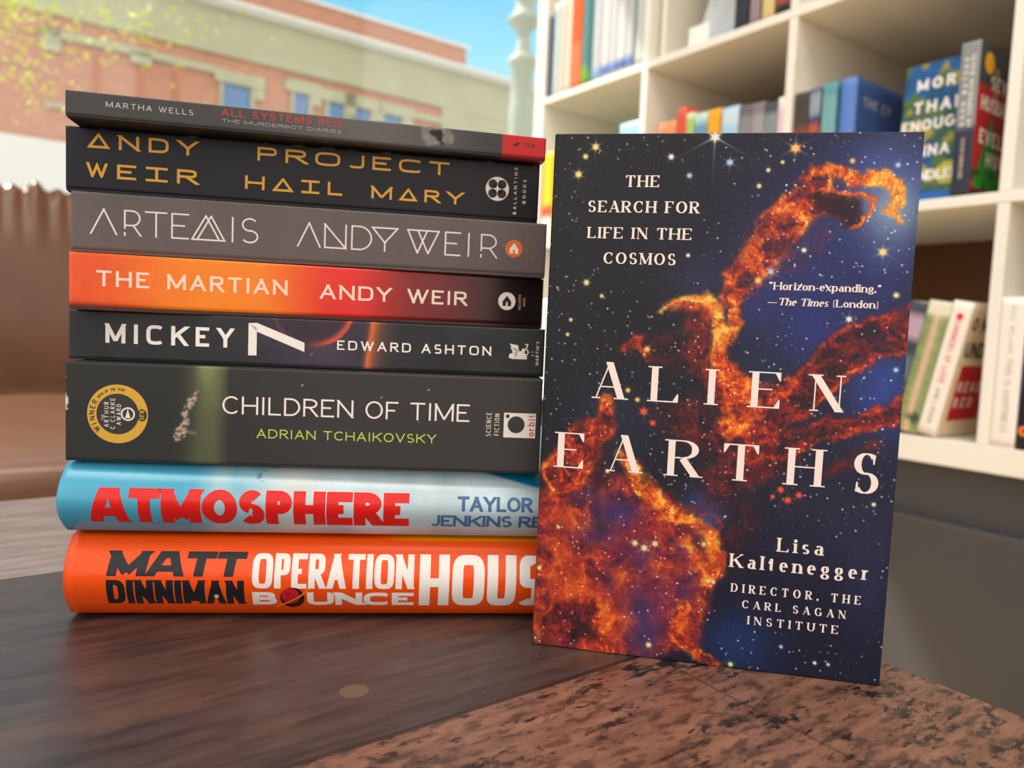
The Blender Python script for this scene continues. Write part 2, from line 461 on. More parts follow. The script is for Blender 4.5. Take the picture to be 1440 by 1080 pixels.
Letters().add(text_polys('OPERATION', 77.3, 146.8, 15.2, 29.8, style(.19, .15, sq=4, tr=.05, **hv)), WHT).add(
    text_polys('B', 77.3, 88.0, 6.8, 13.4, style(.46, .26, 2.0, sq=3, **hv)), WHT).add(
    text_polys('UNCE', 100.6, 147.0, 6.7, 13.4, style(.42, .25, sq=3, tr=.09, **hv)), WHT).add(
    text_polys('HOUSE', 149.3, 216.5, 6.6, 29.9, style(.205, .17, sq=4.5, tr=.055, **hv)), WHT).build('title_lettering', r, pl, bn, 'white lettering')
pt_ = Letters().add([disc(94.3, 10.5, 5.2, 28)], ink(40, 14, 22), 2).add([disc(93.6, 11.4, 3.9, 24)], ink(206, 26, 44), 3).add(
    [disc(92.5, 12.5, .8, 10), disc(95.3, 10.4, .6, 10)], ink(150, 16, 30), 4).add(strip([(87.0, 5.7), (92, 8.0), (98, 11.6), (101.4, 15.2)], .7), ink(250, 150, 30), 5)
pt_.build('planet_emblem', r, pl, bn, 'dark red ringed planet')
# --- blue hardback
def c_at(u, v):
    t = sst(45, 105, u + 6 * fbm(u, v, 9, 3, 11))
    c = mixc([76, 172, 206], [190, 213, 221], t)
    cl = fbm(u, v, 22, 4, 31); c = c + ((cl - .5) * 60 * sst(40, 75, u))[:, None]
    c = mixc(c, [226, 222, 214], np.exp(-((u - 95) / 12) ** 2) * .45 + np.exp(-((u - 64) / 5) ** 2) * .4)
    edge = 32.3 - (u - 168) * .225
    c = mixc(c, [10, 122, 168], sst(-.35, .35, v - edge) * sst(166, 168, u))
    arc = np.abs(np.hypot((u - 92) / 12.0, (v - 27.0) / 3.6) - 1) < .035
    return mixc(c, [60, 130, 150], arc * (u < 92) * (v > 24) * .7)
r, pl, bn = make_book('hardback_book', LAY(-.1873, .3112, .0376, 5.89), .241, .0312, .158, hard=True, b=.0085, nx=150, nz=64, colfn=c_at, cover=(76, 172, 206), m=M_GLOSS)
tag(r, 'light blue hardback with heavy red title lying on the orange book', 'book', STACK)
Letters().add(text_polys('@TMOSPHERE', 12.7, 144.9, 6.5, 21.7, style(.335, .27, tr=.03, **hv)), ink(232, 30, 24, .2)).build('title_lettering', r, pl, bn, 'glossy red lettering')
Letters().add(text_polys('TAYLOR', 165.8, 199.0, 14.5, 20.9, style(.225, .19, tr=.04, **hv)), ink(72, 112, 158)).add(
    text_polys('JENKINS REID', 154.2, 212.5, 6.8, 12.6, style(.225, .19, tr=.04, **hv)), ink(72, 112, 158)).build('author_lettering', r, pl, bn, 'slate blue lettering')
# --- thick dark paperback with gold seal
def c_ch(u, v):
    c = mixc([46, 48, 47], [60, 58, 59], sst(40, 120, u))
    n1 = fbm(u, v * .25, 9, 4, 71)
    gl = np.exp(-((u - 58 - (v - 20) * .05) / 7.5) ** 2) * (.25 + .75 * n1) * (.55 + .45 * sst(14, 41, v)) + .25 * np.exp(-((u - 56) / 3.0) ** 2) * sst(28, 41, v)
    gl = gl * (1 - .75 * sst(65.5, 66.6, u))
    c = mixc(c, [150, 158, 100], np.clip(gl * 1.05, 0, .9))
    sh = capsule(u, v, [(53, 30, .9), (51, 26, 1.6), (48.5, 21, 1.2), (49.5, 17, 1.4), (46, 11.5, 2.6)]) + 2.2 * (fbm(u, v, 1.6, 3, 5) - .5)
    c = mixc(c, [190, 168, 150], sst(.3, -.5, sh) * (.25 + .75 * (fbm(u, v, 1.1, 2, 9) > .5)))
    c = mixc(c, [150, 130, 120], sst(.5, -.5, capsule(u, v, [(47, 14, .4), (53, 12.5, .6)])) * .7)
    c = stars2(u, v, c, .016, 301, 150)
    w = sst(0, .8, 1.2 - u + 2.4 * (fbm(u, v, 2.5, 2, 8) - .55)) * ((v > 21) & (v < 28))
    return mixc(c, [225, 222, 214], w)
r, pl, bn = make_book('paperback_book', LAY(-.186, .3086, .0701, 4.01), .1998, .0411, .128, g=.0009, nx=280, nz=60, colfn=c_ch, cover=(52, 52, 48))
tag(r, 'thick dark grey paperback with round gold award seal lying on the light blue book', 'book', STACK)
Letters().add(text_polys('CHILDREN OF TIME', 64.0, 168.6, 21.4, 29.0, style(.108, .098, tr=.17, seg=9)), ink(250, 240, 236)).build('title_lettering', r, pl)
Letters().add(text_polys('ADRIAN TCHAIKOVSKY', 78.4, 154.5, 11.5, 15.4, style(.13, .12, tr=.24)), ink(196, 214, 92)).build('author_lettering', r, pl, None, 'yellow green lettering')
gold = ink(222, 172, 62, .35); dk = ink(50, 50, 46)
sl = Letters().add([disc(21.1, 19.8, 12.4, 48)], gold, 1).add([disc(21.1, 19.8, 8.6, 40)], dk, 2)
CR = ink(240, 232, 222)
for t, x, a, b in (('THE', 15.0, 17.0, 19.4), ('ARTHUR', 16.6, 14.2, 24.8), ('C CLARKE', 19.1, 13.4, 26.4), ('AWARD', 21.6, 15.2, 24.0)):
    sl.add(vtext(t, x - (1.9 if t != 'THE' else 1.0) * .5, x + (1.9 if t != 'THE' else 1.0) * .5, a, b, style(.13, .12, .7, seg=4)), CR, 3)
sl.add([disc(25.3, 19.9, 2.9, 28)], CR, 3).add([disc(25.3, 19.9, 2.2, 28)], dk, 4).add([[(25.3, 22.1), (24.2, 18.2), (26.4, 18.2)]], CR, 5)
def arctext(t, cx, cy, rad, h, a0, a1, st):
    out = []; n = len(t)
    for i, c in enumerate(t):
        a = a0 + (a1 - a0) * (i / (n - 1)); ps, w = glyph_u(c, st)
        ps = [[((x - w / 2) * h, (y - .5) * h + rad) for x, y in p] for p in ps]
        out += [[(cx + x, cy + y) for x, y in p] for p in rot_polys(ps, 0, 0, a)]
    return out
sl.add(arctext('WINNER', 21.1, 19.8, 10.5, 2.2, 128, 62, style(.16, .15, .8, seg=4)), dk, 3)
sl.add(arctext('BOOK OF THE YEAR', 21.1, 19.8, 10.5, 1.1, 48, -14, style(.16, .15, .8, seg=3)), dk, 3)
sl.add([disc(31.0, 19.6, 2.0, 20, 2.6)], dk, 3).add(vtext('SFX', 30.1, 31.9, 17.6, 21.6, style(.2, .17, .8, seg=4)), gold, 4)
sl.build('award_seal', r, pl, None, 'round gold seal with black centre')
og = Letters().add([[(183.6, 15.2), (197.5, 15.2), (197.5, 26.0), (183.6, 26.0)]], CR, 1).add([disc(189.0, 20.9, 3.7, 32), disc(185.2, 24.5, .85, 16)], dk, 2)
og.add(vtext('orbit', 193.9, 197.0, 16.0, 25.4, style(.14, .13, .95, seg=5)), ink(196, 60, 54), 2)
og.add(vtext('SCIENCE', 176.0, 178.1, 15.5, 25.8, style(.12, .11, .62, seg=4)), CR, 1).add(vtext('FICTION', 179.6, 181.7, 15.9, 25.4, style(.12, .11, .62, seg=4)), CR, 1)
og.build('publisher_logo', r, pl)
# --- slim dark paperback with a red planet
def c_mi(u, v):
    c = mixc([42, 46, 50], [68, 58, 76], np.exp(-((u - 108) / 26) ** 2))
    c = c + (18 * (fbm(u, v, 12, 3, 44) - .5))[:, None]
    d = np.hypot((u - 103.5), (v - 26.5)); inside = d < 17.6
    c = mixc(c, [58, 46, 58], inside * .8)
    rim = np.exp(-((d - 17.0) / 1.5) ** 2) * (d < 17.9) * sst(98, 112, u)
    c = mixc(c, [214, 84, 66], rim); c = mixc(c, [150, 70, 130], np.exp(-((d - 17.6) / .7) ** 2) * .5 * (u < 100))
    x0 = 129.2 - (20 - v) * .12; fl = np.exp(-np.clip(x0 - u, 0, None) / 1.0) * (u < x0) + np.exp(-(u - x0) / 3.2) * (u >= x0)
    c = mixc(c, [232, 118, 60], np.clip(fl * 1.05 * (.5 + .5 * sst(.3, 1.5, u - x0 + 3)), 0, .92))
    return stars2(u, v, c, .004, 81, 90)
r, pl, bn = make_book('paperback_book', LAY(-.1916, .3207, .1123, 3.95), .2059, .0206, .138, g=.0010, nx=220, nz=28, colfn=c_mi, cover=(42, 44, 46))
tag(r, 'slim charcoal paperback with a big white numeral and red planet on the thick dark book', 'book', STACK)
MD = dict(sq=3.6, seg=6)
Letters().add(text_polys('MICKEY', 15.1, 69.2, 6.8, 15.2, style(.2, .17, tr=.42, **MD)), WHT).add(
    [[(75.6, 3.8), (79.2, 3.8), (79.2, 15.9), (75.6, 17.9)], [(75.6, 17.9), (79.2, 18.1), (79.2, 14.3)], [(79.2, 18.1), (99.8, 10.2), (99.8, 6.2), (79.2, 14.3)]], WHT).build('title_lettering', r, pl)
Letters().add(text_polys('EDWARD ASHTON', 114.0, 182.1, 7.8, 11.9, style(.17, .15, tr=.4, **MD)), WHT).build('author_lettering', r, pl)
gr = Letters().add([[(190.2, 13.6), (192.4, 10.6), (194.6, 10.4), (194.0, 13.0)], [(190.6, 12.2), (191.9, 9.6), (194.2, 9.6), (194, 11.4)], [(190.0, 7.3), (190.4, 9.0), (193.0, 10.0), (194.2, 8.6), (192, 6.7)],
    [(193.4, 10.6), (196.6, 10.2), (198.2, 8.6), (198.3, 6.8), (192.4, 6.8), (192.6, 9)], [(195.4, 10.2), (196.2, 11.8), (197.6, 11.4), (197.0, 9.8)]], CR)
gr.add(strip([(197.8, 8.2), (198.8, 10.0), (197.8, 11.8), (198.4, 13.4), (197.2, 13.6)], .5), CR).add(
    vtext('ST', 200.3, 201.3, 8.4, 10.6, style(.16, .15, .9, seg=4)), CR).add(vtext("MARTIN'S", 202.2, 203.6, 4.4, 15.0, style(.16, .15, .9, seg=4)), CR)
gr.build('publisher_logo', r, pl)
# --- orange to black paperback
def c_ma(u, v):
    c = mixc([240, 86, 14], [253, 136, 4], sst(5, 50, u)); c = mixc(c, [234, 38, 26], sst(72, 112, u + 8 * (fbm(u, v, 14, 3, 2) - .5)))
    c = mixc(c, [120, 26, 30], sst(112, 150, u)); c = mixc(c, [34, 24, 26], sst(150, 196, u))
    c = mixc(c, [150, 40, 40], sst(5.5, 0, v + 3 * fbm(u, v, 18, 3, 3)) * sst(45, 0, u) * .6)
    return c + (14 * (fbm(u, v, 7, 4, 20) - .5))[:, None]
r, pl, bn = make_book('paperback_book', LAY(-.186, .3113, .1350, 13.42), .2046, .0218, .132, g=.0021, nx=140, nz=20, colfn=c_ma, cover=(60, 30, 30), m=M_GLOSS, cover_top=(170, 40, 30))
tag(r, 'glossy paperback with spine fading from orange through red to black, under the grey one', 'book', STACK)
Letters().add(text_polys('THE MARTIAN', 10.3, 87.2, 8.1, 14.7, style(.175, .15, tr=.26, sp=1.6, **MD)), ink(250, 226, 208, .25)).build('title_lettering', r, pl)
Letters().add(text_polys('ANDY WEIR', 101.2, 167.8, 7.4, 13.8, style(.175, .15, tr=.26, sp=1.6, **MD)), ink(250, 226, 208, .25)).build('author_lettering', r, pl)
def house_logo(r, pl, cx, cy, rad, bgm, fg, tx, tm):
    h = Letters().add([disc(cx, cy, rad, 30)], bgm, 1)
    h.add([[(cx - rad * .55, cy - rad * .1), (cx, cy + rad * .62), (cx + rad * .55, cy - rad * .1)], [(cx - rad * .5, cy - .1 * rad), (cx - rad * .1, cy - .1 * rad), (cx - rad * .1, cy - rad * .55), (cx - rad * .5, cy - rad * .55)],
           [(cx + rad * .1, cy - .1 * rad), (cx + rad * .5, cy - .1 * rad), (cx + rad * .5, cy - rad * .55), (cx + rad * .1, cy - rad * .55)]], fg, 2)
    for t, x0, x1, a, b in tx: h.add(vtext(t, x0, x1, a, b, style(.15, .14, .9, seg=4)), tm, 1)
    h.build('publisher_logo', r, pl)
house_logo(r, pl, 187.0, 10.5, 4.2, CR, ink(40, 34, 36), (('BALLANTINE', 192.6, 193.8, 6.6, 14.0), ('BOOKS', 194.9, 196.0, 8.4, 12.6)), ink(190, 150, 140))
# --- warm grey paperback
def c_ar(u, v):
    c = np.tile(np.array([102., 93., 94.]), (len(u), 1)) + (10 * (fbm(u, v, 20, 3, 15) - .5))[:, None]
    return stars2(u, v, c, .02, 210, 26)
r, pl, bn = make_book('paperback_book', LAY(-.1876, .3157, .1587, 11.01), .2046, .0238, .132, g=.0018, nx=180, nz=24, colfn=c_ar, cover=(96, 84, 82))
tag(r, 'warm grey paperback with thin white line lettering between the black and the orange paperbacks', 'book', STACK)
TN = style(.062, .062, 1.0, seg=9); SIL = ink(236, 226, 224)
tl = Letters()
for ch, a, b in (('/', 7.2, 17.8), ('R', 20.4, 27.3), ('T', 28.7, 37.6), ('E', 39.2, 46.4), ('#', 47.3, 61.3), ('I', 63.6, 64.9), ('S', 67.8, 75.0)):
    W = (b - a) / 10.9; g0 = G[ch if ch != 'R' else '%'][0]
    tl.add(text_polys(ch if ch != 'R' else '%', a, b, 6.3, 17.2, style(.062, .062, W / g0, seg=9)), SIL)
tl.build('title_lettering', r, pl)
al = Letters()
for ch, a, b in (('/', 91.4, 101.6), ('~', 103.0, 112.8), ('D', 114.8, 124.0), ('`', 123.8, 135.6), ('$', 139.6, 154.4), ('E', 156.8, 164.2), ('I', 167.2, 168.6), ('%', 173.5, 181.4)):
    W = (b - a) / 10.9
    al.add(text_polys(ch, a, b, 6.2, 17.1, style(.062, .062, W / G[ch][0], seg=9)), SIL)
al.build('author_lettering', r, pl)
house_logo(r, pl, 189.3, 11.2, 4.1, ink(226, 112, 50), CR, (('BALLANTINE', 194.9, 196.2, 4.2, 18.0), ('BOOKS', 197.8, 199.0, 7.8, 14.6)), ink(170, 100, 66))
# --- black paperback with amber letters
def c_hm(u, v):
    c = mixc([20, 24, 34], [31, 29, 35], sst(30, 150, u))
    w = sst(24.7, 25.3, v + .8 * (fbm(u, v, 1.5, 3, 77) - .5)) * (fbm(u, v, 3.0, 2, 78) > .62)
    return mixc(c, [170, 165, 160], w * .8)
r, pl, bn = make_book('paperback_book', LAY(-.1911, .3177, .1842, 10.70), .2033, .0254, .132, g=.0017, nx=220, nz=34, colfn=c_hm, cover=(18, 22, 30))
tag(r, 'black paperback with wide amber capital letters, second from the top of the stack', 'book', STACK)
AM = ink(226, 168, 44, .35); HW = style(.19, .17, sq=3.4, seg=7, tr=.62)
Letters().add(text_polys('PROJECT', 76.8, 161.0, 17.1, 23.0, HW), AM).add(text_polys('H^|L', 71.8, 113.4, 4.5, 10.3, HW), AM).add(
    text_polys('M^RY', 126.2, 167.9, 4.4, 10.0, HW), AM).build('title_lettering', r, pl, None, 'amber lettering')
Letters().add(text_polys('^NDY', 8.6, 52.0, 16.9, 23.0, HW), AM).add(text_polys('!E|R', 8.0, 52.2, 4.7, 10.8, HW), AM).build('author_lettering', r, pl, None, 'amber lettering')
qb = Letters().add([disc(183.6, 12.9, 5.5, 36)], CR, 1).add([disc(183.6 + a, 12.9 + b, 2.1, 18) for a in (-2.15, 2.15) for b in (-2.15, 2.15)] +
    [[(183.6 + a * .55, 12.9 + b * .55), (183.6 + a * 2.1, 12.9 + b * .55), (183.6 + a * 2.1, 12.9 + b * 2.1), (183.6 + a * .55, 12.9 + b * 2.1)] for a in (-1, 1) for b in (-1, 1)], ink(32, 32, 36), 2)
qb.add(vtext('BALLANTINE', 191.4, 192.9, 1.8, 23.4, style(.15, .14, 1.0, seg=4)), CR, 1).add(vtext('BOOKS', 195.7, 197.2, 7.1, 18.0, style(.15, .14, 1.0, seg=4)), CR, 1)
qb.build('publisher_logo', r, pl)
# --- thin grey paperback on top
def c_as(u, v):
    c = mixc([66, 68, 70], [98, 97, 96], np.exp(-((u - 120) / 38) ** 2)); c = mixc(c, [62, 62, 60], sst(155, 176, u))
    hd = capsule(u, v, [(143, 8, 1.4), (146, 5, 4.2), (153, 5.5, 3.4)]) + 3 * (fbm(u, v, 3, 3, 6) - .5)
    c = mixc(c, [150, 146, 138], sst(.6, -.8, hd) * (.35 + .65 * fbm(u, v, 2.4, 3, 12)))
    c = mixc(c, [30, 30, 30], sst(.3, -.5, capsule(u, v, [(146.5, 6.8, 1.5), (150, 6.2, 1.9), (151, 2.4, 1.0)]) + 2 * (fbm(u, v, 2, 2, 14) - .5)))
    return mixc(c, [196, 38, 42], (u > 178.7) * (v < 9.4) * 1.0)
r, pl, bn = make_book('paperback_book', LAY(-.1831, .3042, .2110, 12.78), .1989, .0093, .127, g=.0012, nx=240, nz=14, colfn=c_as, cover=(46, 46, 46))
tag(r, 'thin grey paperback with a red end block lying on top of the stack', 'book', STACK)
Letters().add(text_polys('ALL SYSTEMS RED', 58.8, 107.7, 5.0, 8.0, style(.15, .14, tr=.32, sq=3.4)), ink(196, 52, 50)).add(
    text_polys('THE MURDERBOT DIARIES', 58.8, 107.6, 2.4, 3.8, style(.15, .14, tr=.3, seg=4)), ink(166, 162, 158)).build('title_lettering', r, pl, None, 'red and pale grey lettering')
Letters().add(text_polys('MARTHA WELLS', 14.8, 47.8, 3.9, 6.1, style(.125, .115, tr=.4, seg=6)), ink(206, 202, 198)).build('author_lettering', r, pl)
Letters().add(text_polys('TOR', 188.7, 193.7, 4.3, 6.0, style(.2, .18, .9, seg=4)), ink(60, 16, 18)).add(
    [[(183.0, 4.6), (185.2, 4.2), (187.2, 5.8), (185.6, 6.0)]], ink(60, 16, 18)).build('publisher_logo', r, pl)

# ------------------------------------------------------------------ the standing paperback in front
CW, CH, CT = 137.2, 211.0, 12.5
PAL = np.array([(36, 22, 30), (78, 28, 36), (124, 36, 38), (172, 50, 36), (218, 84, 34), (246, 140, 42), (254, 200, 88)], float)
def pal(t):
    t = np.clip(t, 0, 1) * (len(PAL) - 1); i = np.clip(t.astype(int), 0, len(PAL) - 2); f = (t - i)[:, None]
    return PAL[i] * (1 - f) + PAL[i + 1] * f
def nebula(X, Y):
    n = len(X)
    c = mixc([26, 28, 37], [31, 33, 56], sst(20, 120, X)); c = mixc(c, [18, 21, 40], sst(140, 200, Y) * .85)
    n1 = fbm(X, Y, 22, 5, 101)
    def glow(x, y, rx, ry, col, a):
        nonlocal c
        g = np.exp(-((X - x) / rx) ** 2 - ((Y - y) / ry) ** 2); c = mixc(c, col, np.clip(g * a * (.3 + .9 * n1), 0, 1))
    for a in ((112, 44, 30, 26, (44, 58, 140), 1.0), (128, 24, 13, 18, (150, 178, 206), .95), (126, 12, 22, 12, (50, 66, 148), .7), (131, 95, 13, 18, (54, 84, 186), 1.0),
              (104, 74, 16, 16, (42, 56, 136), .9), (80, 62, 12, 18, (50, 58, 124), .8), (58, 58, 12, 10, (62, 62, 110), .6), (30, 116, 18, 16, (46, 60, 96), .5),
              (67, 150, 8, 9, (58, 96, 180), .95), (84, 200, 14, 12, (28, 62, 128), .9), (130, 176, 10, 30, (44, 52, 92), .5), (122, 150, 20, 16, (42, 44, 72), .5), (86, 97, 10, 12, (30, 52, 82), .8)): glow(*a)
    wx = X + 9 * (fbm(X, Y, 14, 5, 51) - .5) + 2.5 * (fbm(X, Y, 3, 3, 58) - .5); wy = Y + 9 * (fbm(X, Y, 14, 5, 61) - .5) + 2.5 * (fbm(X, Y, 3, 3, 68) - .5)
    rg = fbm(wx, wy, 6.0, 5, 201, True); fine = fbm(wx * 1.0, wy, 1.8, 3, 221, True); gran = vnoise(X * 1.3, Y * 1.3, 401)
    def dust(pts, t, amp, alpha, soft=2.5, rim=.25, tint=None):
        nonlocal c
        d = capsule(wx, wy, pts); m = sst(soft, -soft, d) * alpha
        tt = t - .03 + amp * (rg - .62) * 1.25 + amp * .8 * (fine - .6) + .22 * (gran - .5) + rim * np.exp(-((d + 1.0) / 1.3) ** 2)
        col = pal(tt)
        if tint is not None: col = mixc(col, tint, np.clip(fbm(X, Y, 16, 3, 333) * .9 - .15, 0, 1))
        c = mixc(c, col, np.clip(m * (.55 + .6 * rg), 0, 1))
    dust([(20, 140, 8), (8, 160, 16), (12, 185, 22), (30, 195, 26), (46, 178, 24), (50, 160, 15), (36, 146, 11)], .44, .6, 1.0, 4, .1, (140, 40, 66))
    dust([(55, 196, 14), (66, 172, 9)], .42, .55, .9, 3, .1, (120, 40, 80))
    for (x, y, rx, ry, a) in ((33, 151, 9, 7, 1.0), (20, 143, 6, 5, .7), (47, 197, 9, 17, 1.0), (43, 170, 7, 7, .8), (62, 180, 6, 8, .7), (24, 162, 11, 5, .7), (60, 165, 4, 4, .6), (32, 180, 4, 7, .6), (26, 134, 5, 4, .5)):
        g = np.exp(-((wx - x) / rx) ** 2 - ((wy - y) / ry) ** 2); c = mixc(c, mixc([40, 40, 92], [92, 50, 96], fbm(X, Y, 7, 3, 77)), np.clip(g * a * (.5 + n1), 0, 1))
    for (x, y, rx, ry, a) in ((14, 158, 7, 6, .7), (13, 178, 7, 12, .85), (31, 198, 9, 9, 1.0), (37, 178, 5, 5, .7), (18, 190, 9, 6, .7), (52, 172, 6, 4, .4), (2, 205, 5, 8, .6)):
        g = np.exp(-((wx - x) / rx) ** 2 - ((wy - y) / ry) ** 2); c = mixc(c, pal(np.clip(.62 + .55 * (rg - .6) + .15 * (fine - .5), 0, 1)), np.clip(g * a, 0, 1))
    dust([(26, 105, 2.0), (26, 116, 4.5), (20, 124, 9), (9, 137, 9)], .4, .6, 1.0, 2, .25)
    dust([(27, 124, 3), (26, 137, 5)], .08, .2, .7, 3, .05)
    dust([(60, 112, 9), (72, 120, 10), (88, 124, 9), (70, 136, 6)], .2, .45, .75, 5, .1)
    dust([(64, 150, 3), (74, 140, 3), (86, 130, 3), (100, 122, 3)], .16, .4, .6, 4, .05); dust([(80, 150, 8), (76, 165, 6)], .12, .3, .55, 6, 0)
    dust([(37, 82, 4), (50, 84, 6), (62, 88, 7)], .14, .4, .55, 4, .1); dust([(33, 84, 1.5), (38, 80, 2), (41, 86, 1.5)], .32, .5, .9, 2, .2)
    dust([(60, 70, 6), (66, 78, 6), (64, 92, 6)], .3, .5, .7, 4, .1)
    dust([(72, 98, 6), (82, 106, 8), (95, 100, 7), (84, 116, 6)], .3, .6, .95, 3, .2)
    dust([(92, 110, 7), (104, 96, 8), (112, 86, 9), (122, 77, 8.5), (140, 71, 8.5)], .22, .5, 1.0, 1.6, .28)
    dust([(106, 83, 3), (112, 92, 3)], .08, .2, .6, 3, .0)
    dust([(84, 124, 4), (98, 119, 4.5), (110, 114, 4.5), (122, 110, 3.6), (140, 101, 5)], .18, .45, .95, 1.5, .28)
    dust([(128, 116, 1.5), (118, 126, 2), (112, 130, 1)], .2, .4, .7, 2, .1)
    dust([(102, 17, 5), (98, 25, 8), (89, 36, 8.5), (82, 45, 6), (75, 56, 5.5), (72, 64, 3)], .4, .7, .92, 2.5, .22)
    dust([(92, 48, 4), (103, 42, 3.6), (106, 37, 2)], .1, .4, .7, 3, .2, (90, 80, 140))
    dust([(103, 25, 4), (111, 27, 5), (114, 31, 3.5)], .0, .15, .95, 1.6, .12)
    dust([(86, 32, 2), (92, 30, 2.6), (97, 34, 2)], .6, .6, .8, 2, .1)
    dust([(100, 13.5, 1.4), (105.5, 12, 2.0), (113, 16, 2.4), (121, 17.6, 2.2)], .64, .5, 1.0, 1.3, .1)
    dust([(120, 17.3, 1.6), (127.5, 19.6, 2.0), (129.6, 26, 2.0), (127.0, 29.5, 1.8), (130, 33, 1.2)], .86, .3, 1.0, 1.4, .0)
    dust([(105, 20, .8), (114.9, 21.5, 1.3), (121, 25.6, 1.3), (120.2, 29.4, 1.2), (113.4, 34.6, .6)], .66, .4, .95, 1.1, .05)
    dust([(70.8, 53.5, 1.6), (75.6, 60, 2.2), (75, 71, 2.0), (71.8, 83, 2.2)], .6, .5, .95, 1.6, .1)
    dust([(46.5, 67.5, 1.0), (54, 63.6, 2.0), (61.5, 62.6, 2.8), (67, 67.4, 3.2), (69.6, 75.6, 3.2), (70.4, 85, 3.4)], .9, .4, 1.0, 1.6, .05)
    dust([(53, 67, 3), (62, 69, 3.5)], .55, .5, .7, 2.5, .1)
    dust([(71, 86, 3.6), (74.5, 94, 4.4), (77, 102, 4.6), (83, 107.5, 3.4), (76, 114, 4.6)], .56, .6, 1.0, 2, .1)
    dust([(34, 127, 2.0), (41, 134.6, 2.4), (46.5, 143, 2.6), (53, 150.6, 3.0), (62.5, 152, 2.4), (69.5, 158, 3.0), (73, 168, 3.0), (70, 176, 2.4)], .66, .5, 1.0, 2, .15)
    dust([(62, 163, 2), (66, 170, 2.2), (72, 176, 1)], .74, .4, .8, 2, .0)
    dust([(67, 150.5, .4), (71, 151, .4), (73.4, 158, .5)], .5, .3, .8, .8, 0)
    dust([(62.5, 187, 2.4), (60, 198, 3.0), (66, 206, 2.6), (76, 213, 2.6)], .5, .6, .95, 2, .15)
    dust([(6, 199, 3), (14, 195, 4), (25, 192, 3.4), (21, 203, 5), (14, 204, 4)], .16, .45, .95, 1.5, .1)
    dust([(3.9, 199.4, .3), (12, 191.9, .5), (26.7, 188.9, .7), (28.6, 193, .5), (24, 202, .4), (22, 211, .6)], .6, .4, .95, .7, 0)
    dust([(15, 197, 1), (22, 199, 1.2), (17, 208, 1.6)], .0, .1, .85, 1.4, 0)
    # stars
    rs = np.random.RandomState(5); gx = CW / (NXC - 1); A = c.reshape(NZC, NXC, 3)
    for k in range(3800):
        x, y = rs.rand() * CW, rs.rand() * CH; i, j = int(x / gx), int(y / gx)
        if 0 <= i < NXC - 1 and 0 <= j < NZC - 1:
            b = rs.rand() ** 4 * 180 + 24
            if (13 < x < 60 and 14 < y < 53) or (77 < x < 132 and 154 < y < 194) or (84 < x < 128 and 55 < y < 67): b *= .3
            tc = np.array([1, .97, .92]) if rs.rand() < .7 else np.array([1, .82, .6])
            A[j, i] += b * tc
            if b > 110: A[j, i + 1] += b * .6 * tc; A[j + 1, i] += b * .6 * tc
    Xg = X.reshape(NZC, NXC); Yg = Y.reshape(NZC, NXC)
    def big(x, y, r, col, sp, rot=0):
        dx, dy = Xg - x, Yg - y; d = np.hypot(dx, dy); v = np.exp(-(d / r) ** 2) * 1.3
        for k in range(3):
            a = math.radians(rot + 60 * k); al = dx * math.cos(a) + dy * math.sin(a); ac = -dx * math.sin(a) + dy * math.cos(a)
            v = v + .75 * np.exp(-(ac / .34) ** 2) * np.exp(-np.abs(al) / sp)
        v = np.clip(v, 0, 1)[..., None]; A[:] = A * (1 - v) + np.array(col, float) * v
    Yw, Wh, Bl, Rd, Or = (236, 220, 150), (236, 232, 222), (170, 200, 240), (230, 84, 60), (250, 190, 110)
    for x, y, r_, col, sp in ((62.5, 1.5, 1.5, Wh, 6.0), (92.4, 5.8, 1.4, Or, 3.2), (10.3, 15.9, 1.1, Yw, 1.8), (16.6, 5.1, 1.1, Yw, 1.9), (12.8, 8.9, .8, Yw, 1.0), (46.3, 9.0, .9, Wh, .9), (68.6, 11.1, 1.0, Bl, 1.8),
        (53.7, 16.2, .8, Bl, .9), (15.6, 58.8, .9, Yw, 1.3), (126.1, 44.1, 1.2, Yw, 2.0), (41.2, 84.5, .9, Or, 1.3), (41.2, 109.6, 1.2, Rd, 2.2), (45.1, 114, .9, Rd, 1.1), (98.6, 141, 1.0, Rd, 1.6), (95.7, 137, .9, Rd, 1.5),
        (102.6, 138.7, .9, Rd, 1.4), (40.7, 163.7, .9, Yw, 1.3), (44.5, 165.4, 1.0, Yw, 1.8), (48.7, 163.2, .9, Yw, 1.5), (67.9, 161.6, .8, Or, 1.0), (34.5, 101.4, .8, Or, .6), (38.5, 105, .8, Or, .6), (86.5, 52.5, .7, Bl, 2.2), (116, 69.6, .8, Wh, 1.5), (81.2, 209.6, .8, (210, 230, 150), .8),
        (70.5, 176.3, .7, Yw, .4), (72.5, 176.6, .7, Yw, .4), (1.8, 178.1, .7, Yw, .8), (48.5, 205.6, .9, Yw, 1.0), (92.9, 140.1, .7, Rd, .6), (82, 56, 1.0, Or, 1.6), (113, 10.5, .8, Or, .5), (129, 12, .8, Bl, .5), (98, 44, .7, Wh, .8), (55, 47, .6, Wh, .5), (132, 60, .9, Yw, .6),
        (134, 88, .7, Bl, .8), (100, 200, .6, Bl, .4), (113, 205, .6, Wh, .3), (118, 205, .6, Bl, .3), (22, 64, .6, Yw, .5), (10, 74, .6, Yw, .4), (9, 80, .6, Yw, .4), (83, 14, .7, Yw, .3), (80, 20, .8, Yw, .3), (88, 11, .6, Yw, .3), (28, 135, .7, Yw, .4), (9, 160, .6, Yw, .3), (130, 140, .7, Wh, .3)):
        big(x, y, r_, col, sp, 30 if sp > 1.4 else 0)
    return A.reshape(-1, 3)
NXC, NZC = 381, 586
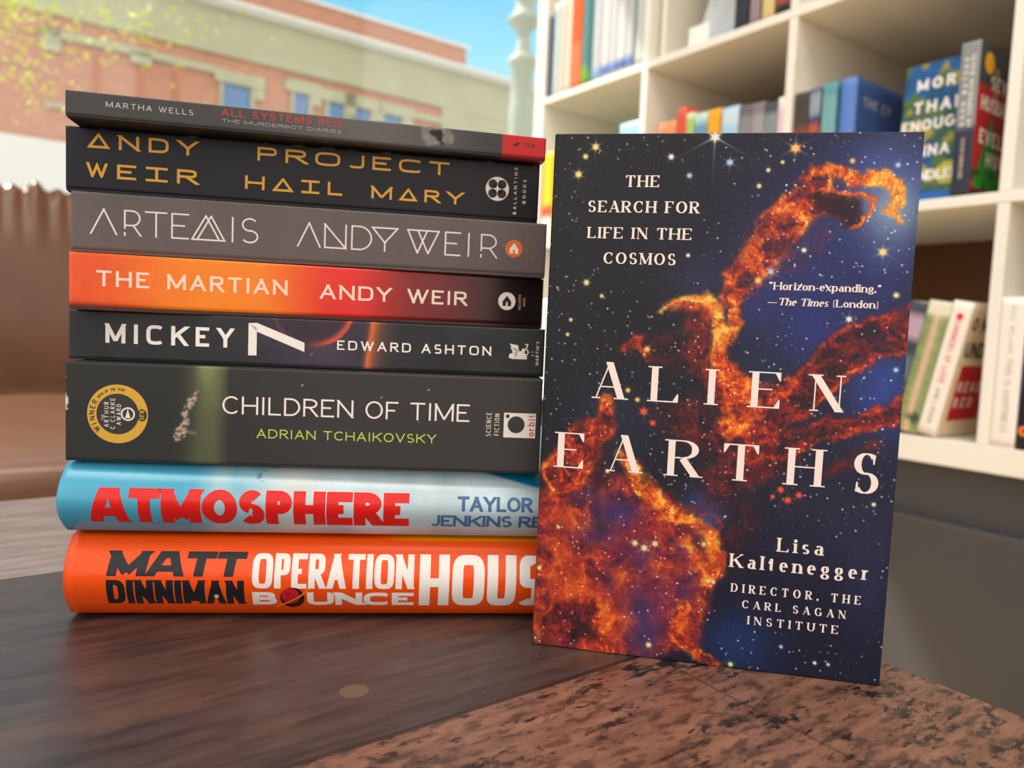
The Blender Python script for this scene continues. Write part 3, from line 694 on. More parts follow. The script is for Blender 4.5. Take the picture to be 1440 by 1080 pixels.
def alien_book():
    yaw = -10.58
    M = Matrix.Translation((.01293, .30554, .0003)) @ Matrix.Rotation(math.radians(yaw), 4, 'Z')
    root = empty('paperback_book', M)
    tag(root, 'paperback standing upright in front of the stack, cover with orange space nebula and stars', 'book')
    W, T = CW / 1000, CT / 1000
    mb = MB(); xs = np.linspace(0, CW, NXC); zs = np.linspace(CH, 0, NZC)
    def yf(x):   # the cover rolls in at the spine and has a reading crease
        y = 0.0 if x > .0016 else .0016 - math.sqrt(max(0, .0016 ** 2 - (.0016 - x) ** 2))
        return y + .00022 * math.exp(-((x - .0032) / .0007) ** 2)
    yy = [yf(x / 1000) for x in xs]
    X, Y = np.meshgrid(xs, CH - zs)
    V = [(xs[i] / 1000, yy[i], zs[j] / 1000) for j in range(NZC) for i in range(NXC)]
    F = [(j * NXC + i, (j + 1) * NXC + i, (j + 1) * NXC + i + 1, j * NXC + i + 1) for j in range(NZC - 1) for i in range(NXC - 1)]
    mb.v = V; mb.f = F; mb.m = [0] * len(F); mb.sm = [True] * len(F)
    cl = np.ones((len(V), 4)); cl[:, :3] = lin(nebula(X.ravel(), Y.ravel()))
    # spine and back board, closed round the pages
    th = .0004; H = CH / 1000
    out = [(0, .0016), (0, T - .001), (.001, T), (W, T), (W, T - th), (.0015, T - th), (.0008, T - .0012), (.0008, .0018), (.0018, th), (W, th), (W, 0)]
    b0 = len(mb.v)
    mb.add([(x, y, z) for z in (0, H) for (x, y) in out], [(k, k + 1, 11 + k + 1, 11 + k) for k in range(10)])
    bot = [(NZC - 1) * NXC + i for i in range(NXC)]; top = [i for i in range(NXC)]
    mb.f.append(bot[::-1] + [b0 + k for k in range(11)]); mb.m.append(0); mb.sm.append(False)
    mb.f.append((top[::-1] + [b0 + 11 + k for k in range(11)])[::-1]); mb.m.append(0); mb.sm.append(False)
    ex = np.ones((22, 4)); ex[:, :3] = lin(np.array([40, 40, 50]))
    mb.build('cover', M_PRINT, root, None, np.vstack([cl, ex]))
    pg = MB(); pg.box(.0019, W - .0003, th + .0001, T - th - .0001, .0003, H - .0003); pg.build('page_block', M_PAPER, root)
    pl = lambda u, v, l=1: (u / 1000, -.00005 * l, H - v / 1000)
    def rows(lst, st, m):
        L = Letters()
        for t, a, b, y0, y1 in lst:
            L.add([[(x, -y) for x, y in p] for p in text_polys(t, a, b, -y1, -y0, st)], m)
        return L
    pl2 = lambda u, v, l=1: (u / 1000, -.00005 * l, H - v / 1000)
    PK = ink(250, 234, 226, .5)
    def place(u, v, l=1): return (u / 1000, -.00006 * l, H - v / 1000)
    def build(L, nm):   # flip so that faces look towards the reader
        mb2 = MB(); mats = []
        for polys, m, lift in L.layers:
            if m not in mats: mats.append(m)
            for p in polys:
                ar = sum(p[i][0] * p[(i + 1) % len(p)][1] - p[(i + 1) % len(p)][0] * p[i][1] for i in range(len(p)))
                if abs(ar) < 1e-8: continue
                q = p if ar < 0 else p[::-1]
                mb2.add([place(a, b, lift) for a, b in q], [list(range(len(q)))], mats.index(m))
        mb2.build(nm, mats, root)
    big = style(.21, .035, .9, serif=.1, seg=12)
    L = Letters()
    def one(t, a, b, y0, y1, st): L.add([[(x, -y) for x, y in p] for p in text_polys(t, a, b, -y1, -y0, st)], PK)
    for t, a, b in (('A', 20.4, 32.8), ('L', 43.6, 54.6), ('I', 65.4, 68.8), ('E', 82.2, 93.2), ('N', 104.4, 116.4)):
        y0, y1 = (91.2, 105.6); H_ = y1 - y0; W_ = (b - a) / H_
        one(t, a, b, y0 if t != 'A' else 90.4, y1 - .3, style(.185 if t not in 'S' else .165, .034, W_ / G[t][0], serif=.1, seg=12))
    for t, a, b in (('E', 7.2, 17.9), ('A', 27.8, 40.2), ('R', 51.8, 64.2), ('T', 73.3, 86.6), ('H', 97.6, 110.4), ('S', 121.6, 131.0)):
        y0, y1 = (120.2, 134.8) if t != 'S' else (120.4, 136.0); H_ = y1 - y0; W_ = (b - a) / H_
        one(t, a, b, y0 - (.5 if t == 'A' else 0), y1, style(.185 if t not in 'S' else .165, .034, W_ / G[t][0], serif=.1, seg=12))
    build(L, 'title_lettering')
    sub = style(.2, .065, serif=.08, seg=6, tr=.24)
    build(rows((('THE', 29.2, 42.2, 16.2, 20.7), ('SEARCH FOR', 14.8, 58.1, 26.2, 30.7), ('LIFE IN THE', 15.2, 55.8, 36.6, 41.0), ('COSMOS', 22.0, 50.3, 46.5, 51.0)), sub, PK), 'subtitle_lettering')
    q = style(.21, .075, serif=.06, seg=5, tr=.1)
    Lq = rows((('"Horizon-expanding."', 86.1, 126.6, 56.4, 59.3), ('(London)', 109.7, 126.2, 62.4, 65.2), ('_', 86.0, 89.6, 62.4, 65.2)), q, PK)
    Lq.layers += rows((('The Times', 89.9, 108.0, 62.4, 65.2),), style(.2, .075, serif=.05, slant=.22, seg=5, tr=.09), PK).layers
    build(Lq, 'quote_lettering')
    au = style(.2, .065, serif=.08, seg=6, tr=.34)
    La = rows((('Lisa', 96.0, 113.2, 156.2, 161.7), ('Kaltenegger', 78.4, 130.4, 164.2, 169.7)), au, PK)
    sm = style(.19, .06, serif=.08, seg=5, tr=.55)
    La.layers += rows((('DIRECTOR, THE', 79.5, 128.0, 176.3, 179.7), ('CARL SAGAN', 84.1, 123.0, 182.7, 185.9), ('INSTITUTE', 86.6, 120.6, 189.0, 192.3)), sm, PK).layers
    build(La, 'author_lettering')
alien_book()
# ------------------------------------------------------------------ table
def wood_table():
    m = bpy.data.materials.new('rustic_plank_wood'); m.use_nodes = True; nt = m.node_tree; b = nt.nodes['Principled BSDF']; lk = nt.links.new
    tc = nt.nodes.new('ShaderNodeTexCoord'); sp = nt.nodes.new('ShaderNodeSeparateXYZ'); lk(tc.outputs['Object'], sp.inputs[0])
    def math_(op, a, c=None, d=None):
        n_ = nt.nodes.new('ShaderNodeMath'); n_.operation = op
        for i, v in enumerate((a, c, d)):
            if v is None: continue
            if isinstance(v, (int, float)): n_.inputs[i].default_value = v
            else: lk(v, n_.inputs[i])
        return n_.outputs[0]
    def noise(sc, det, sx, sy, rough=.6, off=0):
        mp = nt.nodes.new('ShaderNodeMapping'); mp.inputs['Scale'].default_value = (sx, sy, 1); mp.inputs['Location'].default_value = (off, off * .7, 0)
        lk(tc.outputs['Object'], mp.inputs['Vector']); nz = nt.nodes.new('ShaderNodeTexNoise'); nz.inputs['Scale'].default_value = sc
        nz.inputs['Detail'].default_value = det; nz.inputs['Roughness'].default_value = rough; lk(mp.outputs[0], nz.inputs['Vector']); return nz.outputs['Fac']
    def ramp(fac, stops, interp='LINEAR'):
        r = nt.nodes.new('ShaderNodeValToRGB'); r.color_ramp.interpolation = interp; e = r.color_ramp.elements
        while len(e) < len(stops): e.new(.5)
        for el, (p, c) in zip(e, stops): el.position = p; el.color = c
        lk(fac, r.inputs[0]); return r.outputs[0]
    def mix(f, a, c):
        mx = nt.nodes.new('ShaderNodeMix'); mx.data_type = 'RGBA'
        if isinstance(f, (int, float)): mx.inputs[0].default_value = f
        else: lk(f, mx.inputs[0])
        for i, v in ((6, a), (7, c)):
            if isinstance(v, tuple): mx.inputs[i].default_value = v
            else: lk(v, mx.inputs[i])
        return mx.outputs[2]
    s, n = sp.outputs[0], sp.outputs[1]
    wob = math_('MULTIPLY', math_('SUBTRACT', noise(9, 3, 1, 1), .5), .006)
    sw = math_('ADD', s, wob)
    grain = noise(60, 6, 2.6, .35, .7); g2 = noise(150, 4, 2.2, .25, .7, 3); blot = noise(14, 5, 1.3, .55, .65, 5)
    dark = mix(ramp(grain, [(.36, (0, 0, 0, 1)), (.66, (1, 1, 1, 1))]), S(35, 30, 32), S(78, 64, 60))
    dark = mix(ramp(blot, [(.5, (0, 0, 0, 1)), (.72, (1, 1, 1, 1))]), dark, S(104, 78, 62))
    dark = mix(math_('MULTIPLY', ramp(g2, [(.55, (0, 0, 0, 1)), (.72, (1, 1, 1, 1))]), .35), dark, S(34, 27, 30))
    light = mix(ramp(grain, [(.35, (0, 0, 0, 1)), (.65, (1, 1, 1, 1))]), S(122, 104, 98), S(166, 146, 138))
    orange = mix(ramp(grain, [(.34, (0, 0, 0, 1)), (.66, (1, 1, 1, 1))]), S(108, 74, 58), S(150, 108, 88))
    specs = noise(150, 5, 1.7, .62, .7, 9); big_ = noise(24, 5, 1.4, .7, .66, 12)
    orange = mix(ramp(math_('ADD', math_('MULTIPLY', specs, .62), math_('MULTIPLY', big_, .38)), [(.52, (0, 0, 0, 1)), (.562, (1, 1, 1, 1))]), orange, S(30, 25, 27))
    orange = mix(math_('MULTIPLY', ramp(noise(130, 4, 1.8, .6, .7, 2), [(.50, (0, 0, 0, 1)), (.60, (1, 1, 1, 1))]), .7), orange, S(48, 37, 34))
    isB = math_('GREATER_THAN', sw, 1.066); isC = math_('GREATER_THAN', sw, 1.287)
    col = mix(isC, mix(isB, light, dark), orange)
    # dark joints between the boards and one cross joint
    def seam(x, at, w): return math_('LESS_THAN', math_('ABSOLUTE', math_('SUBTRACT', x, at)), w)
    nw = math_('ADD', n, wob)
    j = math_('MAXIMUM', seam(sw, 1.287, .0012), seam(sw, 1.066, .0010))
    j = math_('MAXIMUM', j, math_('MULTIPLY', math_('MULTIPLY', seam(nw, -.916, .0007), isC), .55))
    col = mix(math_('MULTIPLY', j, .85), col, S(26, 20, 20))
    # grey knot with its crack
    kx = math_('DIVIDE', math_('SUBTRACT', s, 1.2545), .0050); ky = math_('DIVIDE', math_('SUBTRACT', n, -1.0335), .0052)
    kr = math_('SQRT', math_('ADD', math_('MULTIPLY', kx, kx), math_('MULTIPLY', ky, ky)))
    col = mix(math_('MULTIPLY', math_('LESS_THAN', kr, 1.0), .6), col, S(112, 98, 76))
    lk(col, b.inputs['Base Color'])
    rr = nt.nodes.new('ShaderNodeMapRange'); lk(grain, rr.inputs['Value']); rr.inputs['To Min'].default_value = .34; rr.inputs['To Max'].default_value = .46
    lk(rr.outputs[0], b.inputs['Roughness']); b.inputs['Specular IOR Level'].default_value = .5; b.inputs['Coat Weight'].default_value = .45; b.inputs['Coat Roughness'].default_value = .38
    bp = nt.nodes.new('ShaderNodeBump'); bp.inputs['Strength'].default_value = .25; bp.inputs['Distance'].default_value = .0006
    lk(math_('ADD', grain, g2), bp.inputs['Height']); lk(bp.outputs[0], b.inputs['Normal'])
    return m
tb = empty('table', ROOM.copy()); tag(tb, 'dark rustic plank table with orange brown boards carrying the stack of books', 'table')
TZ = -O.z
mb = MB(); mb.box(.885, 1.665, -1.613, -.8335, TZ - .032, TZ, bev=.0025); mb.build('tabletop', wood_table(), tb)
M_IRON = mat('black_iron', S(38, 36, 36), .45, .5, noise=.1)
mb = MB(); mb.lathe([(.0, TZ - .033), (.09, TZ - .033), (.09, TZ - .04), (.035, TZ - .06), (.035, ZF + .05), (.06, ZF + .03), (.24, ZF + .016), (.25, ZF + .001), (0, ZF + .001)], 1.275, -1.223, 28)
mb.build('pedestal', M_IRON, tb)

# ------------------------------------------------------------------ room shell
M_FLOOR = mat('tan_floor', S(198, 168, 124), .5, .4, noise=.12, nscale=3)
M_WALLW = mat('brown_wall', S(108, 70, 46), .6, .3, noise=.08, nscale=4)
M_WHITE = mat('white_wall_paint', S(232, 226, 212), .6, .3, noise=.03, nscale=8)
def struct(name, mb, m, parent=None):
    o = mb.build(name, m, parent, None if parent else ROOM.copy())
    if not parent: o['kind'] = 'structure'
    return o
SW = -1.15                                         # plane of the shop window
mb = MB(); mb.box(SW - .1, 6.0, -5.0, 2.2, ZF - .1, ZF); struct('floor', mb, M_FLOOR)
mb = MB(); mb.box(SW - .1, 4.0, -4.0, 2.2, 2.70, 2.80); struct('ceiling', mb, M_WHITE)
mb = MB(); mb.box(-.036, 6.0, .44, .56, ZF, 2.70); struct('wall_right', mb, M_WALLW)
mb = MB(); mb.box(SW - .12, SW + .06, -5.0, 2.2, ZF, -.40); mb.box(SW - .12, SW + .06, -5.0, 2.2, 2.60, 2.70); mb.box(SW - .12, SW + .06, 2.06, 2.2, -.4, 2.6); struct('wall_front', mb, M_WHITE)
wf = empty('window_1', ROOM.copy()); wf['kind'] = 'structure'
M_FRAME = mat('white_window_frame', S(236, 232, 222), .4, .5)
mb = MB(); mb.box(SW - .06, SW + .0, -3.4, 2.06, -.40, -.36, bev=.006); mb.box(SW - .06, SW, -3.4, 2.06, 2.54, 2.60, bev=.006); mb.box(SW - .06, SW, 2.0, 2.06, -.36, 2.54, bev=.006); mb.box(SW - .06, SW, -3.46, -3.4, -.4, 2.60, bev=.006)
mb.box(SW - .055, SW - .005, -1.145, -1.105, -.36, 2.54, bev=.004)
mb.build('window_frame', M_FRAME, wf)
gm = bpy.data.materials.new('shop_window_glass'); gm.use_nodes = True; nt = gm.node_tree
for n_ in list(nt.nodes): nt.nodes.remove(n_)
o_ = nt.nodes.new('ShaderNodeOutputMaterial'); mx = nt.nodes.new('ShaderNodeMixShader'); fr = nt.nodes.new('ShaderNodeLayerWeight'); pw = nt.nodes.new('ShaderNodeMath'); pw.operation = 'POWER'; pw.inputs[1].default_value = 5; m9 = nt.nodes.new('ShaderNodeMath'); m9.operation = 'MULTIPLY_ADD'; m9.inputs[1].default_value = .9; m9.inputs[2].default_value = .03; tr = nt.nodes.new('ShaderNodeBsdfTransparent'); gl = nt.nodes.new('ShaderNodeBsdfGlossy')
fr.inputs['Blend'].default_value = .5; nt.links.new(fr.outputs['Facing'], pw.inputs[0]); nt.links.new(pw.outputs[0], m9.inputs[0]); tr.inputs['Color'].default_value = (.97, .985, .98, 1); gl.inputs['Roughness'].default_value = .02
nt.links.new(m9.outputs[0], mx.inputs[0]); nt.links.new(tr.outputs[0], mx.inputs[1]); nt.links.new(gl.outputs[0], mx.inputs[2]); nt.links.new(mx.outputs[0], o_.inputs[0])
mb = MB(); mb.box(SW - .034, SW - .028, -3.4, 2.0, -.36, 2.54); mb.build('window_pane', gm, wf)
mb = MB(); mb.box(SW + .0601, SW + .20, -3.6, 2.0, -.41, -.37, bev=.008); o = struct('trim_1', mb, M_WHITE)

# ------------------------------------------------------------------ leather bench by the window
M_LEA = mat('brown_leather', S(106, 70, 48), .3, .5, noise=.12, nscale=7, bump=.15)
cs = empty('couch', ROOM.copy()); tag(cs, 'brown leather couch with tufted back under the window behind the stack', 'couch')
def pillow_grid(mbb, s0, s1, n0, n1, z0, z1, tuft=None):
    """a padded slab: rounded box with slightly swollen faces"""
    import bmesh
    bm = bmesh.new(); bmesh.ops.create_cube(bm, size=1)
    for p in bm.verts: p.co = Vector(((s0 + s1) / 2 + p.co.x * (s1 - s0), (n0 + n1) / 2 + p.co.y * (n1 - n0), (z0 + z1) / 2 + p.co.z * (z1 - z0)))
    bmesh.ops.bevel(bm, geom=list(bm.edges), offset=min(s1 - s0, z1 - z0) * .3, segments=4, profile=.5, affect='EDGES')
    bm.verts.index_update(); mbb.add([p.co[:] for p in bm.verts], [[p.index for p in f.verts] for f in bm.faces], 0, True); bm.free()
zs = -.755
mb = MB(); mb.box(-.98, .33, -2.9, -.62, ZF + .10, zs - .14, bev=.02); mb.build('base', M_LEA, cs)
for a, b_ in ((-2.88, -1.76), (-1.75, -.64)):
    mb = MB(); pillow_grid(mb, -.84, .35, a, b_, zs - .145, zs); mb.build('seat_cushion', M_LEA, cs)
# padded back, scalloped along its top edge
mb = MB(); nn_, nz_ = 420, 14; V = []; na, nb = -2.9, -.62
def top_z(n): return -.222 + -0.009 * math.cos(2 * math.pi * (n + 1.083) / .052) + .008 * math.sin(n * 61)
for k in range(nn_ + 1):
    n = na + (nb - na) * k / nn_; zt = top_z(n)
    for j in range(nz_ + 1):
        a = j / nz_
        if j <= 8: V.append((-.84 - .06 * (j / 8) + .03 * math.sin(math.pi * min(1, j / 8)), n, zs - .03 + ((zt if j == 8 else -.225) - .05 - zs + .03) * j / 8))
        else:
            t = (j - 8) / (nz_ - 8) * math.pi; V.append((-.94 + .04 * math.cos(t), n, zt - .05 + .05 * math.sin(t) if t < math.pi * .99 else ZF + .12))
F = [(k * (nz_ + 1) + j, (k + 1) * (nz_ + 1) + j, (k + 1) * (nz_ + 1) + j + 1, k * (nz_ + 1) + j + 1) for k in range(nn_) for j in range(nz_)]
F += [tuple(range(nz_ + 1)), tuple(nn_ * (nz_ + 1) + j for j in range(nz_, -1, -1))]
mb.add(V, F, 0, True); mb.build('backrest', M_LEA, cs)
for (s_, n_) in ((-.93, -2.84), (-.93, -.68), (.27, -2.84), (.27, -.68)):
    mb = MB(); mb.lathe([(0, ZF), (.022, ZF), (.03, ZF + .1), (0, ZF + .1)], s_, n_, 12); mb.build('leg', M_IRON, cs)

# ------------------------------------------------------------------ bookcase
M_SHELF = mat('cream_white_shelf', S(240, 236, 226), .45, .4, noise=.02, nscale=5)
bc = empty('bookcase', ROOM.copy()); tag(bc, 'large cream white cube bookcase full of books beside the window', 'bookcase')
DP = .385
PS = [(-.038, 0), (.335, .351), (.686, .702), (1.037, 1.053), (1.388, 1.426)]
ROWS = [(-.724, -.686), (-.351, -.335), (0, .016), (.351, .367), (.702, .740)]
for i, (a, b_) in enumerate(PS):
    if i in (0, 4):
        mb = MB(); mb.box(a, b_, 0, DP, -.724, .740, bev=.0015); mb.build('side_panel', M_SHELF, bc)
    else:
        for (z0, z1) in ((-.686, -.351), (-.335, 0), (.016, .351), (.367, .702)):
            mb = MB(); mb.box(a, b_, .0005, DP, z0 + .0002, z1 - .0002, bev=.001); mb.build('divider', M_SHELF, bc)
for i, (a, b_) in enumerate(ROWS):
    mb = MB(); mb.box(.0002, 1.3878, 0, DP, a, b_, bev=.0015); mb.build('top_board' if i == 4 else 'bottom_board' if i == 0 else 'shelf', M_SHELF, bc)
M_BASE = mat('charcoal_cabinet', S(72, 69, 70), .5, .4, noise=.06, nscale=6)
cb = empty('base_cabinet', ROOM.copy()); tag(cb, 'low charcoal grey cabinet carrying the white bookcase', 'cabinet')
mb = MB(); mb.box(-.03, 1.418, .022, DP, ZF + .001, -.7245); mb.build('body', M_BASE, cb)
for a, b_ in ((-.03, .69), (.694, 1.418)):
    mb = MB(); mb.box(a, b_, .004, .0218, ZF + .05, -.808, bev=.004); mb.build('door', M_BASE, cb)

# ------------------------------------------------------------------ books in the bookcase
A_, B_, C_ = .0161, -.3349, -.6859
def UP(s0, inset, ztop):
    p = room(s0, inset, ztop)
    return Matrix(((0, N.x, U.x, p.x), (0, N.y, U.y, p.y), (-1, 0, 0, p.z), (0, 0, 0, 1)))
def shelf_book(label, s0, s1, zb, h, cover, inset=.006, group=None, bands=(), depth=None, cover_top=None, lean=0, hard=False, fn=None, nx=16, gap=.0006, name='book'):
    T = s1 - s0 - gap
    def cf(u, v):
        c = np.tile(np.array(cover, float), (len(u), 1))
        for (a, b_, cc) in bands:
            c[(u >= a * h * 1000) & (u <= b_ * h * 1000)] = cc
        return c
    M = UP(s0 + gap / 2, inset, zb + h)
    if lean:
        pv = room(s1, inset, zb); R = Matrix.Rotation(math.radians(lean), 4, N)
        M = Matrix.Translation(pv) @ R @ Matrix.Translation(-pv) @ M
    r, pl, bn = make_book(name, M, h, T, depth or min(.24, h * .66), g=.0, hard=hard, b=.002, nx=nx, nz=4, colfn=fn or cf, cover=cover, m=M_SOFT, cover_top=cover_top)
    tag(r, label, 'book', group)
    return r, pl, T
g1 = 'books and magazines on the upper shelf nearest the window'
# upper row, first cube
shelf_book('thin navy book at the window end of the upper shelf', .006, .022, A_, .2, (52, 66, 100), group=g1)
shelf_book('pale blue grey thin book next to the thin navy book', .024, .044, A_, .218, (184, 196, 198), group=g1)
shelf_book('thin cream magazine just right of the pale blue grey book', .0455, .057, A_, .22, (208, 205, 186), group=g1)
shelf_book('thin cream magazine in the middle of the three left of the orange book', .0585, .071, A_, .222, (200, 197, 180), group=g1)
shelf_book('thick cream magazine touching the orange book', .0725, .090, A_, .224, (206, 203, 186), group=g1)
shelf_book('tall bright orange book on the upper shelf', .092, .126, A_, .26, (236, 88, 12), group=g1, bands=((.62, 1, (250, 116, 70)),))
shelf_book('teal book with a green foot beside the tall orange book', .130, .150, A_, .285, (84, 134, 130), group=g1, bands=((.86, 1, (120, 170, 60)),))
shelf_book('dark teal narrow book left of the white magazines', .1515, .166, A_, .29, (62, 112, 118), group=g1, bands=((.9, 1, (90, 150, 70)),))
wl = ('first', 'second', 'third', 'fourth', 'fifth')
for k, (a, b_) in enumerate(((.168, .196), (.1975, .222), (.2235, .246), (.2475, .272), (.2735, .297))):
    shelf_book('white magazine with a blue foot, %s from the dark teal book' % wl[k], a, b_, A_, .292, ((186, 190, 194), (206, 206, 206), (194, 196, 200), (208, 208, 206), (188, 194, 196))[k], group=g1, bands=((.90, .985, ((120, 160, 216), (60, 104, 190), (90, 132, 205), (48, 92, 184), (70, 112, 192))[k]),))
shelf_book('white spine with pale green tint against the first divider', .306, .331, A_, .29, (196, 208, 200), group=g1)
# upper row, second cube
g2 = 'things on the upper shelf of the second cube'
def face_out(label, s0, w, zb, h, inset, lean, T, cover, fn=None, group=None, name='book'):
    p = room(s0, inset, zb + h); M = Matrix(((0, U.x, -N.x, p.x), (0, U.y, -N.y, p.y), (-1, 0, 0, p.z), (0, 0, 0, 1)))
    pv = room(s0, inset, zb); R = Matrix.Rotation(math.radians(-lean), 4, U)
    M = Matrix.Translation(pv) @ R @ Matrix.Translation(-pv) @ M
    root = empty(name, M); tag(root, label, 'book', group)
    mb = MB(); nxx, nyy = 60, 44; th = .0006
    xs = np.linspace(0, h, nxx); ys = np.linspace(0, w, nyy)
    V = [(x, y, 0) for x in xs for y in ys]; F = [(i * nyy + j, (i + 1) * nyy + j, (i + 1) * nyy + j + 1, i * nyy + j + 1) for i in range(nxx - 1) for j in range(nyy - 1)]
    mb.add(V, F)
    pr = [(.0, 0), (0, -T), (w, -T), (w, -T + th), (th, -T + th), (th, -th), (w, -th), (w, 0)]
    b0 = len(mb.v); mb.add([(x, y, z) for x in (0, h) for (y, z) in pr], [(k, k + 1, 9 + k, 8 + k) for k in range(7)] + [tuple(range(7, -1, -1)), tuple(range(8, 16))])
    uu = np.array([v[0] * 1000 for v in mb.v]); vv = np.array([v[1] * 1000 for v in mb.v])
    cl = np.ones((len(mb.v), 4)); cl[:, :3] = lin(np.array(cover)) if fn is None else lin(fn(uu, vv)); cl[b0:, :3] = lin(np.array(cover))
    mb.build('cover', M_SOFT, root, None, cl)
    pg = MB(); pg.box(.0008, h - .0008, th + .0002, w - .001, -T + th + .0002, -th - .0002); pg.build('page_block', M_PAPER, root)
    return root, (lambda a, b_, l=1: (b_ / 1000, a / 1000, .0002 * l))
def gcov(u, v):
    c = mixc([206, 212, 216], [176, 184, 190], fbm(u, v, 60, 3, 17))
    d = capsule(u, v, [(40, 30, 1.5), (90, 18, 2.0), (150, 22, 1.5)]); c = mixc(c, [120, 130, 140], sst(2, -2, d) * .5)
    d = capsule(u, v, [(236, 40, 2.2), (229, 62, 3), (236, 78, 1.5), (240, 52, 1.2)]); return mixc(c, [70, 78, 88], sst(1.5, -1.5, d) * .8)
face_out('large pale grey book shown cover out and leaning back on the upper shelf', .425, .12, A_ + .0062, .25, .055, 18, .018, (190, 198, 204), gcov, g2)
cd = MB(); cd.box(0, .0006, 0, .05, 0, .036); o = cd.build('price_card', mat('white_card', S(248, 248, 244), .5), None, Matrix.Translation(room(.455, .006, A_)) @ Matrix.Rotation(TH - math.radians(90), 4, 'Z')); tag(o, 'small blank white card standing in front of the large pale grey book', 'card', g2)
shelf_book('white narrow spine alone right of the first divider', .366, .378, A_, .25, (236, 232, 216), inset=.02, group=g2)
shelf_book('black thick book right of the large pale grey cover', .5635, .592, A_, .215, (44, 48, 54), group=g2, bands=((.2, .7, (58, 64, 72)),))
shelf_book('mauve grey book between the black and the pale yellow books', .597, .619, A_, .2, (150, 132, 136), group=g2)
shelf_book('pale yellow book right of the mauve grey book', .624, .648, A_, .2, (214, 196, 130), group=g2)
shelf_book('rust red book with a dark foot against the second divider', .653, .683, A_, .2, (176, 84, 56), group=g2, bands=((.9, 1, (40, 40, 44)),))
# middle row
g3 = 'books on the middle shelf of the first cube'
shelf_book('bright yellow book seen in the gap between the stack and the front paperback', .004, .042, B_, .218, (236, 208, 40), group=g3, bands=((.62, .74, (236, 96, 50)), (.74, 1, (238, 236, 228))))
shelf_book('pale teal and white thick book against the first divider on the middle shelf', .272, .331, B_, .237, (160, 220, 212), group=g3, bands=((.16, .24, (240, 240, 236)), (.24, .3, (220, 120, 140)), (.3, 1, (236, 240, 236))), name='book')
g4 = 'row of books on the middle shelf of the second cube'
for lab, a, b_, h, c, bd in (
    ('low salmon orange book at the left of the middle shelf row', .388, .434, .217, (232, 158, 112), ()),
    ('tall red book left of the white and green spine', .437, .459, .237, (228, 84, 66), ((0, .05, (236, 120, 90)),)),
    ('white and lime green spine next to the tall red book', .4605, .480, .222, (228, 236, 200), ((.04, .5, (176, 206, 110)),)),
    ('pale mint book with blue dots left of the amber book', .482, .5135, .217, (190, 222, 208), ((.08, .2, (110, 160, 190)),)),
    ('amber orange book in the middle of the middle shelf row', .5155, .544, .217, (244, 172, 38), ()),
    ('light sky blue book right of the amber book', .549, .5865, .2135, (168, 208, 238), ((.05, .16, (206, 226, 240)),)),
    ('dark grey book right of the light sky blue book', .5885, .6155, .2095, (104, 100, 104), ((.1, .6, (140, 138, 142)),)),
    ('mid grey book between two darker spines', .6165, .6425, .208, (126, 120, 124), ((.1, .6, (160, 156, 160)),)),
    ('blackish green book left of the white and pink spine', .6435, .6705, .203, (70, 78, 82), ((.1, .7, (136, 146, 150)),)),
    ('white and pink narrow spine against the second divider', .6715, .6855, .207, (236, 206, 208), ((0, .12, (244, 236, 226)),))):
    shelf_book(lab, a, b_, B_, h, c, group=g4, bands=bd)
g5 = 'books on the middle shelf of the third cube'
shelf_book('dark brown book right of the second divider', .7045, .731, B_, .206, (70, 60, 58), group=g5, bands=((.3, .6, (130, 70, 52)),))
shelf_book('navy book with a rust red mark on its spine', .7325, .752, B_, .207, (48, 66, 104), group=g5, bands=((.3, .55, (186, 84, 60)), (.06, .2, (150, 160, 176))))
shelf_book('teal book left of the bright blue one', .756, .781, B_, .2095, (92, 152, 162), group=g5, bands=((.12, .7, (120, 172, 178)),))
r, pl, T = shelf_book('cornflower blue book whose front cover faces the camera', .784, .8135, B_, .2105, (92, 132, 206), group=g5, inset=.008, cover_top=(62, 92, 150), hard=True, depth=.15)
fc = lambda T: (lambda a, b_, l=1: (b_ / 1000, a / 1000, T + .0003 * l))
def front_letters(lst, root, T, name, st, cols):
    L = Letters()
    for t, a, b_, y0, y1, ci in lst: L.add([[(x, -y) for x, y in p] for p in text_polys(t, a, b_, -y1, -y0, st)], cols[ci])
    mb2 = MB(); pf = fc(T); ms = []
    for polys, m, l in L.layers:
        if m not in ms: ms.append(m)
        for p in polys: mb2.add([pf(a, b_) for a, b_ in p], [list(range(len(p)))], ms.index(m))
    mb2.build(name, ms, root)
BS = style(.22, .2, .9, seg=4)
front_letters((('THE EV', 24, 108, 28, 43, 0),), r, T, 'title_lettering', BS, [ink(176, 176, 190)])
def mte(u, v):
    c = np.tile(np.array([32., 92., 158.]), (len(u), 1))
    n1 = fbm(u, v, 34, 3, 61); n2 = fbm(u, v, 30, 3, 66)
    c = mixc(c, [78, 112, 62], sst(.50, .56, n1)); c = mixc(c, [170, 156, 52], sst(.56, .62, n2) * .9)
    c = mixc(c, [30, 70, 100], sst(.56, .6, fbm(u, v, 26, 2, 69)) * .6)
    c = mixc(c, [208, 190, 56], sst(1.06, .98, np.hypot(u - 172, v - 77) / 17)); return mixc(c, [38, 104, 190], sst(196, 202, u))
r, pf = face_out('blue and green book shown cover out with white capitals', .873, .0975, B_ + .0014, .215, .036, 3, .022, (40, 100, 180), mte, g5)
